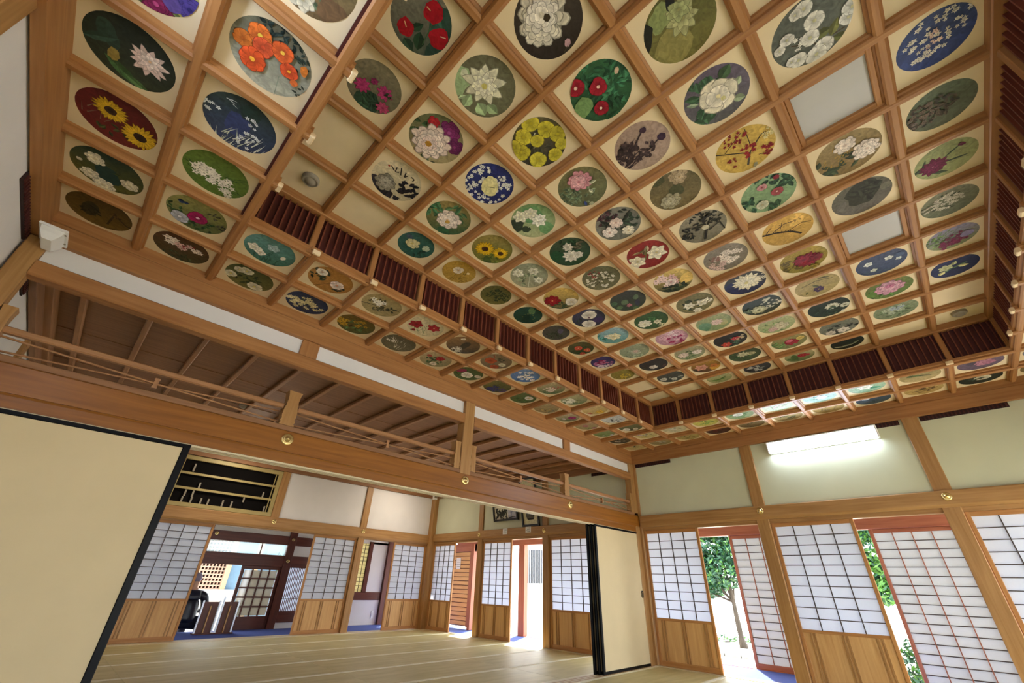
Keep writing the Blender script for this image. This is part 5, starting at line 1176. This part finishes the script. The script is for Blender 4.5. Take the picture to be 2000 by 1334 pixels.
def landscape(c, w, h):
    ink, vio = lin('2a2a22')[:3], lin('8c90b8')[:3]
    c.poly([(0, 0), (w, 0), (w, h), (0, h)], [lin('d6d2bc')[:3]] * 4)
    c.poly([(w * .62, 0), (w, 0), (w, h), (w * .6, h)], [lin('b9bccb')[:3]] * 4)
    for x, y, r in ((.2, .45, .05), (.3, .55, .055), (.42, .5, .06), (.5, .62, .05), (.15, .65, .04), (.35, .35, .04)):
        c.elements([['V', w * x, h * y, r * 1.3, 9, .06, '2c2e22']])
    for x in (.1, .25, .4, .55): c.elements([['V', w * x, h * .15, .03, 5, .05, '35352a']])
    c.strip([(w * .78, 0), (w * .79, h * .5), (w * .83, h * .9)], .012, vio)
    for q in ((.7, .8), (.9, .7), (.72, .5), (.93, .95)): c.strip([(w * .79, h * .4), (w * q[0], h * q[1])], .007, vio)
    c.strip([(w * .66, h * .08), (w * .95, h * .12)], .014, ink)
def robed_figure(c, w, h):
    c.poly([(0, 0), (w, 0), (w, h), (0, h)], [lin('cfcaa8')[:3]] * 4)
    ink, gry = lin('2c2a26')[:3], lin('5c574c')[:3]
    c.poly([(w * .25, h * .12), (w * .75, h * .12), (w * .86, h * .45), (w * .68, h * .7), (w * .32, h * .7), (w * .14, h * .45)], [gry] * 6)
    c.blob(w * .5, h * .78, .045, lin('b8a888')[:3]); c.blob(w * .5, h * .815, .042, ink, 1.1)
    for k in range(9): c.strip([(w * (.3 + .05 * k), h * .68), (w * (.22 + .07 * k), h * .16)], .008, ink)
    c.strip([(w * .25, h * .35), (w * .75, h * .3)], .03, ink); c.strip([(w * .3, h * .12), (w * .72, h * .12)], .035, ink)
picture(3.31, 2.03, .70, .31, .06, 'black framed ink landscape picture on the far wall', landscape, 'd6d2bc')
picture(2.48, 1.885, .44, .90, .16, 'tall black framed picture of a robed figure, partly behind the beam', robed_figure, 'cfcaa8')
def card(x, y0, y1, z0, z1, label, name='caption_card'):
    o = tag(box(name, x - .003, x, y0, y1, z0, z1, WHITE), label, 'card', 'small paper cards')
    n = 4
    for k in range(n):
        z = z1 - (z1 - z0) * (k + 1) / (n + 1)
        box('text_line', x - .0036, x - .003, y0 + .018, y1 - .018 - .02 * (k % 2), z - .004, z + .004, plain('card_ink', '6d7a66', .7, noise=0), o)
card(-.043, 2.89, 3.02, 1.775, 1.88, 'small pale caption card under the landscape picture')
card(-.043, 2.25, 2.39, 1.775, 1.88, 'small pale caption card under the robed figure picture')

# ------------------------------------------------------------------ veranda outside the right wall
wv = structure('wall_veranda')
tag(box('floor_veranda', .10, 1.12, YW, 6.9, -.12, -.03, DARK), kind='structure')
c1 = tag(box('carpet', .11, .985, YW, 5.6, -.03, -.004, CARPET), 'blue carpet on the veranda outside the paper screens', 'carpet')
box('lintel', 1.0, 1.10, YW, 5.75, 1.668, 1.826, RED, wv, .006)
box('upper_plaster', 1.03, 1.08, YW, 5.75, 1.90, 2.32, PLASTERW, wv)
box('transom_light', 1.05, 1.056, YW, 5.75, 1.826, 1.90, PAPER, wv)
for y in (-3.68, -1.92, .1, 1.7, 3.455):
    box('post', .99, 1.11, y - .085, y + .085, -.1, 1.668, RED, wv, .006)
box('threshold', 1.0, 1.12, YW, 5.75, -.1, .0, RED, wv, .006)
tag(box('ceiling_veranda', .10, 1.5, YW - .4, 7.2, 2.32, 2.38, FARC), kind='structure')
tag(box('wall_upper_outside', .10, .16, YW, 7.2, 2.38, 3.46, PLASTERW), kind='structure')

# wooden shutter of overlapping boards
sh = tag(empty('slatted_shutter', (.85, 5.25, .05)), 'wooden shutter of horizontal boards with a paper notice', 'shutter')
for k in range(17):
    z = .07 + k * .0875
    box('board', .82, .838, 4.965, 5.62, z, z + .074, KOSHI, sh, .004)
box('backing', .84, .86, 4.9, 5.66, .05, 1.56, DARK, sh)
for a, b in ((4.90, 4.975), (5.61, 5.66)):
    box('stile', .80, .84, a, b, .045, 1.58, RED, sh, .004)
box('top_rail', .79, .85, 4.80, 5.66, 1.56, 1.72, RED, sh, .004)
box('post', .76, .90, 4.80, 4.885, -.0, 1.72, RED, sh, .004)
card(.818, 5.33, 5.50, 1.19, 1.43, 'pale paper notice pinned to the slatted shutter', 'paper_notice')

# ------------------------------------------------------------------ entrance hall behind the back wall
YE = 6.78
tag(box('floor_hall', XW, .10, YB + .12, 6.9, -.12, -.03, DARK), kind='structure')
tag(box('carpet', XW, .985, YB + .12, YE + .055, -.03, -.0005, CARPET), 'blue carpet on the hall floor before the entrance', 'carpet')
we = structure('wall_entrance')
box('tie_beam', -5.2, -2.28, YE - .03, YE + .05, 1.485, 1.658, DARK, we, .005)
box('tie_beam', -5.2, -2.28, YE - .03, YE + .05, 1.075, 1.285, DARK, we, .005)
box('header_plaster', -5.2, .1, YE + .0, YE + .05, 1.655, 2.4, PLASTERW, we)
box('post', -4.40, -4.27, YE - .04, YE + .06, 0, 1.76, DARK, we, .005)
box('post', -2.815, -2.66, YE - .04, YE + .06, 0, 1.76, DARK, we, .005)
box('plaster_panel', -2.66, -2.28, YE, YE + .05, 1.255, 1.55, PLASTERW, we)
box('rail', -2.66, -1.2, YE - .02, YE + .05, 1.07, 1.255, DARK, we, .005)
box('rail', -2.66, -1.2, YE - .02, YE + .05, .10, .292, DARK, we, .005)
box('plaster_panel', -2.66, -1.2, YE, YE + .05, 0, .105, PLASTERW, we)
box('plaster_panel', -2.28, -1.2, YE, YE + .05, .29, 1.66, PLASTERW, we)
box('side_wall', -5.2, -4.40, YE, YE + .05, 0, .35, PLASTERW, we)
box('paper_window', -5.2, -4.40, YE + .02, YE + .023, .35, 1.08, PAPER, we)  # unseen window, added so that daylight brightens the hall
for x in (-4.2, -2.735): nail_cover(we, x, YE - .03, 1.60, 'y', .035)
nail_cover(we, -2.735, YE - .04, 1.185, 'y', .035)
# the part seen through the narrow opening
box('plaster_panel', -1.2, -.33, YE, YE + .05, 0, .485, PLASTERW, we)
box('rail', -1.2, -.33, YE - .02, YE + .05, .485, .645, DARK, we, .005)
box('post', -.40, -.22, YE - .07, YE + .05, 0, 1.76, DARK, we, .005)
box('plaster_panel', -.80, -.40, YE, YE + .05, .645, 1.70, PLASTERW, we)
box('post', -.90, -.80, YE - .03, YE + .05, .645, 1.70, DARK, we, .005)
box('plaster_panel', -.22, .3, YE, YE + .05, 0, 1.70, PLASTERW, we)
sw = tag(empty('window_1', (-1.05, YE, .645)), 'small lattice window of aged paper in the hall', kind='structure')
box('paper', -1.2, -.90, YE + .012, YE + .014, .645, 1.66, paper_mat('aged_paper', 'd8cfa8', .5), sw)
for k in range(4): box('muntin', -1.19 + k * .095, -1.18 + k * .095, YE, YE + .012, .645, 1.66, MUNT, sw)
for k in range(12): box('muntin', -1.2, -.90, YE, YE + .012, .68 + k * .085, .69 + k * .085, MUNT, sw)
o = tag(empty('wall_switch', (-.52, YE, .15)), 'small pale wall socket above the hall carpet', 'socket')
box('plate', -.56, -.50, YE - .012, YE, .12, .27, WHITE, o, .003)
box('rocker', -.545, -.515, YE - .017, YE - .011, .16, .23, PLASTERW, o, .002)
# lattice window right of the door
lw = tag(empty('window_2', (-2.47, YE, .29)), 'bright lattice window of thin upright bars beside the door', kind='structure')
box('pane', -2.66, -2.28, YE + .02, YE + .024, .29, 1.07, PAPER, lw)
for k in range(11):
    box('bar', -2.645 + k * .034, -2.633 + k * .034, YE, YE + .015, .29, 1.07, DARK, lw)
for z in (.5, .86): box('cross_bar', -2.66, -2.28, YE + .015, YE + .02, z, z + .012, DARK, lw)
# transom window over the door
tw = tag(empty('window_3', (-3.55, YE, 1.285)), 'long low window above the entrance door', kind='structure')
box('pane', -4.27, -2.815, YE + .01, YE + .014, 1.285, 1.485, GLASS, tw)
box('mullion', -3.32, -3.30, YE, YE + .02, 1.285, 1.485, DARK, tw)
# sliding grid door
gd = tag(empty('door_1', (-3.18, YE + .02, 0)), 'dark sliding entrance door with square glass panes', kind='structure')
dx0, dx1 = -3.56, -2.815
for a, b in ((dx0, dx0 + .06), (dx1 - .05, dx1)): box('stile', a, b, YE, YE + .035, 0, 1.075, DARK, gd, .004)
box('top_rail', dx0, dx1, YE + .001, YE + .034, 1.012, 1.075, DARK, gd, .004)
box('bottom_board', dx0, dx1, YE + .004, YE + .03, 0, .215, DARK, gd, .004)
px0, px1 = dx0 + .06, dx1 - .05
for k in range(1, 4):
    x = px0 + (px1 - px0) * k / 4
    box('muntin', x - .013, x + .013, YE + .002, YE + .033, .215, 1.012, DARK, gd)
for k in range(1, 5):
    z = .215 + .797 * k / 5
    box('muntin', px0, px1, YE + .003, YE + .032, z - .013, z + .013, DARK, gd)
for i in range(4):
    for k in range(5):
        xa = px0 + (px1 - px0) * i / 4; za = .215 + .797 * k / 5
        box('pane', xa + .013, xa + (px1 - px0) / 4 - .013, YE + .015, YE + .019, za + .013, za + .797 / 5 - .013, DGLASS, gd)
tag(box('ceiling_hall', XW, .3, YB + .1, 7.6, 2.4, 2.46, FARC), kind='structure')
tag(box('wall_hall_end', XW - .1, XW - .02, YB, 7.4, 0, 2.95, PLASTERW), kind='structure')
who = structure('wall_hall_outer')
box('plaster_panel', XW, -5.2, YE, YE + .06, 0, .35, PLASTERW, who)
box('plaster_panel', XW, -5.2, YE, YE + .06, 2.2, 2.46, PLASTERW, who)
box('paper_window', XW, -5.2, YE + .02, YE + .023, .35, 2.2, PAPER, who)  # added out of sight, lights the hall and its screens from behind
for k in range(9): box('muntin', XW + .02 + k * .255, XW + .035 + k * .255, YE, YE + .02, .35, 2.2, MUNT, who)  # bars of the added window

# low rack before the doorway
rk = tag(empty('low_rack', (-3.84, 6.33, 0)), 'low dark rack with pale metal uprights standing on the hall carpet', 'rack')
ALU = plain('pale_metal', 'c6ccd8', .3, metal=.5, noise=0)
box('base_plate', -4.14, -3.53, 6.24, 6.42, 0, .02, DARK, rk, .004)
for x in (-4.13, -3.87, -3.815, -3.565): box('upright', x - .014, x + .014, 6.26, 6.29, .018, .50 if x != -3.815 else .56, ALU, rk, .003)
for a, b in ((-4.11, -3.885), (-3.80, -3.58)):
    box('dark_panel', a, b, 6.285, 6.30, .02, .48, DARK, rk)
    c = (a + b) / 2
    box('brown_rod', c - .01, c + .01, 6.262, 6.285, .02, .42, KOSHI, rk, .003)

# ------------------------------------------------------------------ person sitting on the step, seen from behind
def skin_mesh(name, joints, edges, mat, parent, loc, sub=2, root=0):
    me = bpy.data.meshes.new(name)
    me.from_pydata([j[0] for j in joints], edges, [])
    o = link(name, me, loc, parent)
    me.materials.append(mat)
    md = o.modifiers.new('Skin', 'SKIN')
    md.use_smooth_shade = True
    for i, sv in enumerate(me.skin_vertices[0].data):
        r = joints[i][1]
        sv.radius = r if hasattr(r, '__len__') else (r, r)
        sv.use_root = (i == root)
    ss = o.modifiers.new('Subdivision', 'SUBSURF'); ss.levels = sub; ss.render_levels = sub
    return o
per = tag(empty('person', (-4.27, 6.60, 0)), 'person in a dark padded jacket sitting on the entrance step, seen from behind', 'person')
PL = (-4.27, 6.60, .065)
SKINM = plain('skin', 'c49a80', .6, noise=0)
JACK = plain('navy_padded_jacket', '191d2b', .35, noise=.1, scale=20)
TROU = plain('dark_trousers', '151a30', .7)
HAIR = plain('grey_hair', '8a8296', .7)
body = [((0, .0, .11), (.15, .12)), ((0, .01, .26), (.13, .10)), ((0, .03, .42), (.15, .105)), ((0, .05, .53), (.10, .08)), ((0, .07, .605), .052), ((0, .09, .67), (.07, .08)), ((0, .10, .75), (.075, .09)), ((0, .09, .80), (.05, .06)),
        ((-.19, .04, .50), .055), ((-.26, .10, .30), .045), ((-.20, .30, .24), .036), ((-.18, .37, .235), (.04, .02)),
        ((.19, .04, .50), .055), ((.26, .10, .30), .045), ((.20, .30, .24), .036), ((.18, .37, .235), (.04, .02)),
        ((-.10, .05, .09), .085), ((-.12, .44, .10), .062), ((-.12, .47, -.24), .045), ((-.12, .60, -.30), (.04, .03)),
        ((.10, .05, .09), .085), ((.12, .44, .10), .062), ((.12, .47, -.24), .045), ((.12, .60, -.30), (.04, .03))]
ed = [(0, 1), (1, 2), (2, 3), (3, 4), (4, 5), (5, 6), (6, 7), (3, 8), (8, 9), (9, 10), (10, 11), (3, 12), (12, 13), (13, 14), (14, 15),
      (0, 16), (16, 17), (17, 18), (18, 19), (0, 20), (20, 21), (21, 22), (22, 23)]
nbody = len(body)
for s, hi in ((-1, 11), (1, 15)):                    # five fingers on each hand
    hx, hy, hz = body[hi][0]
    for k, (dx, ln) in enumerate(((-.028, .055), (-.010, .07), (.010, .075), (.028, .065), (-s * .045, .04))):
        i0 = len(body)
        if k < 4:
            body += [((hx + dx, hy + .03, hz), .0095), ((hx + dx, hy + .03 + ln * .6, hz - .008), .0085), ((hx + dx, hy + .03 + ln * .9, hz - .03), .0075)]
        else:
            body += [((hx + dx * .7, hy - .01, hz), .011), ((hx + dx, hy + .02, hz - .008), .0095), ((hx + dx, hy + .045, hz - .018), .0085)]
        ed += [(hi, i0), (i0, i0 + 1), (i0 + 1, i0 + 2)]
skin_mesh('body', body, ed, SKINM, per, PL, 1)
jk = [((0, .0, .07), (.185, .15)), ((0, .01, .17), (.19, .145)), ((0, .02, .30), (.175, .14)), ((0, .03, .43), (.185, .14)), ((0, .05, .535), (.125, .105)), ((0, .07, .60), (.078, .072)),
      ((-.20, .04, .50), .082), ((-.28, .10, .31), .070), ((-.215, .28, .245), .055), ((.20, .04, .50), .082), ((.28, .10, .31), .070), ((.215, .28, .245), .055)]
skin_mesh('jacket', jk, [(0, 1), (1, 2), (2, 3), (3, 4), (4, 5), (4, 6), (6, 7), (7, 8), (4, 9), (9, 10), (10, 11)], JACK, per, PL)
tr = [((0, .03, .09), (.16, .10)), ((-.10, .08, .09), .098), ((-.12, .44, .10), .075), ((-.12, .47, -.22), .06), ((.10, .08, .09), .098), ((.12, .44, .10), .075), ((.12, .47, -.22), .06)]
skin_mesh('trousers', tr, [(0, 1), (1, 2), (2, 3), (0, 4), (4, 5), (5, 6)], TROU, per, PL)
hr = [((0, .055, .70), (.07, .06)), ((0, .06, .765), (.088, .085)), ((0, .095, .805), (.075, .085)), ((0, .14, .815), (.055, .04))]
skin_mesh('hair', hr, [(0, 1), (1, 2), (2, 3)], HAIR, per, PL)
fa = [((0, .185, .735), (.012, .012)), ((0, .20, .715), (.014, .012))]
skin_mesh('nose', fa, [(0, 1)], SKINM, per, PL, 1)
for s in (-1, 1):
    v, f = tube_geo([(s * .078, .09, .70), (s * .088, .08, .735), (s * .08, .085, .76)], [.008, .013, .008], 8)
    link('ear', mesh_of('ear', v, f, SKINM, True), PL, per)
    v, f = lathe_geo([(.001, .008), (.008, .005), (.010, 0), (.001, -.002)], 'y', 10)
    link('eye', mesh_of('eye', v, f, BLACKF, True), (PL[0] + s * .03, PL[1] + .178, .745), per)
    v, f = tube_geo([(s * .12, .44, -.30), (s * .12, .52, -.325), (s * .12, .66, -.335), (s * .12, .70, -.335)], [.05, .05, .045, .025], 10)
    link('shoe', mesh_of('shoe', v, f, BLACKF, True), PL, per)
v, f = tube_geo([(-.022, .178, .685), (0, .184, .683), (.022, .178, .685)], [.003, .006, .003], 6)
link('mouth', mesh_of('mouth', v, f, plain('lips', '9a5a52', .6, noise=0), True), PL, per)

# ------------------------------------------------------------------ outdoors: ground, court building, garden
g1 = box('ground_garden', -14, 40, -30, 40, -.56, -.46, GRAVEL)
tag(g1, kind='structure')
st = tag(box('entrance_step', -5.2, -2.2, YE + .1, 8.0, -.46, -.37, plain('step_stone', 'b8b4ac', .8, noise=.1)), kind='structure')
kb = tag(empty('garden_kerb', (6.2, 1.4, -.46)), 'row of low kerb stones edging the gravel before the tree', 'kerb')
rk_ = random.Random(3)
yy = -1.2
while yy < 4.2:
    l = rk_.uniform(.35, .6)
    box('stone', 6.05 + rk_.uniform(-.03, .03), 6.28, yy, yy + l - .03, -.47, -.40 + rk_.uniform(-.02, .02), plain('kerb_stone', '8c8880', .85, noise=.15) if yy < -1 else bpy.data.materials['kerb_stone'], kb, .015)
    yy += l

def leaf_cloud(name, centres, n, size, mats, parent, loc, seed):
    R = random.Random(seed)
    v, f, mi = [], [], []
    for _ in range(n):
        cx, cy, cz, rx, rz = centres[R.randrange(len(centres))]
        while True:
            a, b, c = R.uniform(-1, 1), R.uniform(-1, 1), R.uniform(-1, 1)
            if .25 < a * a + b * b + c * c < 1: break
        p = Vector((cx + a * rx, cy + b * rx, cz + c * rz))
        d = Vector((R.uniform(-1, 1), R.uniform(-1, 1), R.uniform(-1, .5))).normalized()
        s = d.cross(Vector((R.uniform(-1, 1), R.uniform(-1, 1), R.uniform(-1, 1)))).normalized()
        L, W = size * R.uniform(.7, 1.3), size * R.uniform(.25, .42)
        i = len(v)
        v += [p - d * L / 2, p + s * W / 2, p + d * L / 2, p - s * W / 2]
        f.append((i, i + 1, i + 2, i + 3)); mi.append(R.randrange(len(mats)))
    me = mesh_of(name, v, f, None)
    for m in mats: me.materials.append(m)
    me.polygons.foreach_set('material_index', mi)
    o = link(name, me, loc, parent)
    o['kind'] = 'stuff'
    return o

def tree(base, h, lean, crowns, n, size, mats, label, seed, r0=.09):
    R = random.Random(seed)
    t = tag(empty('garden_tree', base), label, 'tree', 'garden trees and shrubs')
    pts, rad = [], []
    for k in range(9):
        u = k / 8
        pts.append((lean[0] * u + .03 * math.sin(5 * u), lean[1] * u + .05 * math.sin(4 * u + 1) - .042, h * u)); rad.append(r0 * (1 - .6 * u) * (1.35 if k == 0 else 1))
    v, f = tube_geo(pts, rad, 9)
    link('trunk', mesh_of('trunk', v, f, BARK[2], True), base, t)
    for (cx, cy, cz, rx, rz) in crowns:
        a = Vector(pts[5]); b = Vector((cx, cy, cz))
        m = (a + b) / 2 + Vector((R.uniform(-.1, .1), R.uniform(-.1, .1), .05))
        v, f = tube_geo([a, m, b], [r0 * .4, r0 * .28, r0 * .1], 6)
        link('branch', mesh_of('branch', v, f, BARK[2], True), base, t)
    leaf_cloud('foliage', crowns, n, size, mats, t, base, seed)
    return t
tree((8.36, 1.72, -.46), 1.75, (-.1, .12), [(-.1, .15, 1.9, .65, .5), (.1, .75, 1.6, .6, .45), (0, -.3, 2.3, .6, .5), (.1, .5, 2.6, .7, .5), (-.1, .9, 2.2, .55, .5), (0, .2, 3.1, .6, .4), (.1, 1.1, 1.45, .4, .22)],
     7000, .19, [LEAF, LEAF, LEAF, LEAF2], 'leafy garden tree with a bare leaning trunk on pale gravel', 11)
tree((7.2, -2.6, -.46), 2.2, (.1, .4), [(0, .5, 2.3, .6, .5), (.2, .9, 1.9, .6, .4), (.1, .2, 2.9, .7, .5), (0, 1.2, 2.8, .6, .5), (0, .7, 1.45, .45, .25), (.1, -.2, 2.2, .5, .4)],
     5200, .19, [LEAF2, LEAF, LEAF2], 'bright green tree seen through the narrow gap beside the outer screen', 12)
def shrub(base, crowns, n, size, label, seed):
    t = tag(empty('shrub', base), label, 'shrub', 'garden trees and shrubs')
    for k, c in enumerate(crowns):
        v, f = tube_geo([(c[0] * .3, c[1] * .3, 0), (c[0], c[1], c[2])], [.02, .008], 6)
        link('stem', mesh_of('stem', v, f, BARK[2], True), base, t)
    leaf_cloud('foliage', crowns, n, size, [LEAF, LEAF2], t, base, seed)
shrub((3.6, -2.55, -.46), [(0, 0, .35, .4, .35), (.1, -.4, .3, .4, .3), (-.1, .35, .25, .35, .25), (0, -.1, .6, .3, .25)], 1500, .12, 'low leafy shrub at the foot of the narrow garden gap', 13)
shrub((9.5, 2.9, -.46), [(0, 0, .1, .4, .1), (.1, .8, .1, .4, .1), (-.1, -.8, .1, .4, .1)], 500, .1, 'low ground plants behind the leaning tree trunk', 14)

PINKW = plain('pinkish_pale_timber', 'a88a78', .7)  # one even pinkish tone for the posts and lattice bars
nbld = tag(empty('neighbour_building', (7.0, 9.0, -.46)), 'white walled building with barred window outside the middle opening', 'building')
box('wall', 6.6, 6.8, 5.4, 13.0, -.46, 3.2, plain('white_outside_wall', 'e8e6e2', .9), nbld)
box('corner_post', 6.45, 6.6, 8.5, 8.68, -.46, 3.2, PINKW, nbld)
wdw = box('window', 6.56, 6.6, 7.6, 8.35, .95, 2.05, plain('window_backing', 'c8ced8', .8), nbld)
for k in range(9):
    box('bar', 6.53, 6.55, 7.63 + k * .085, 7.66 + k * .085, .95, 2.05, bpy.data.materials.get('iron_bar') or plain('iron_bar', '1c1d22', .6, noise=0), wdw)
box('roof', 5.9, 13, 5.0, 13.5, 3.2, 3.35, plain('roof_tile', '5c5c60', .7), nbld)

cb = tag(empty('court_building', (-2.6, 11.2, -.46)), 'pale building with a square lattice front across the entrance court', 'building')
box('wall', -5.5, 1.5, 11.15, 11.4, -.46, 3.0, plain('pale_blue_wall', '6c8ca8', .9), cb)
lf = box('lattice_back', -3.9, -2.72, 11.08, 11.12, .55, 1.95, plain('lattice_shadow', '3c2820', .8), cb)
for k in range(15):
    x = -3.9 + k * .0825
    box('lattice_bar', x - .014, x + .014, 11.03, 11.08, .55, 1.95, PINKW, lf)
for k in range(17):
    z = .56 + k * .0855
    box('lattice_bar', -3.9, -2.72, 11.02, 11.07, z - .014, z + .014, PINKW, lf)
box('low_wall', -4.2, -2.4, 10.9, 11.05, -.46, .55, plain('pale_low_wall', 'e0dcd4', .9), cb)  # wall in one pale colour
for x in (-2.68, -2.0): box('post', x - .06, x + .06, 11.0, 11.12, -.46, 2.4, plain('court_post', 'b09878', .8) if x < -2.5 else bpy.data.materials['court_post'], cb, .01)
shrub((-1.2, 10.3, -.46), [(0, 0, 1.6, .6, .7), (.4, .2, 1.2, .5, .6)], 1200, .14, 'green shrub seen through the window above the entrance door', 16)
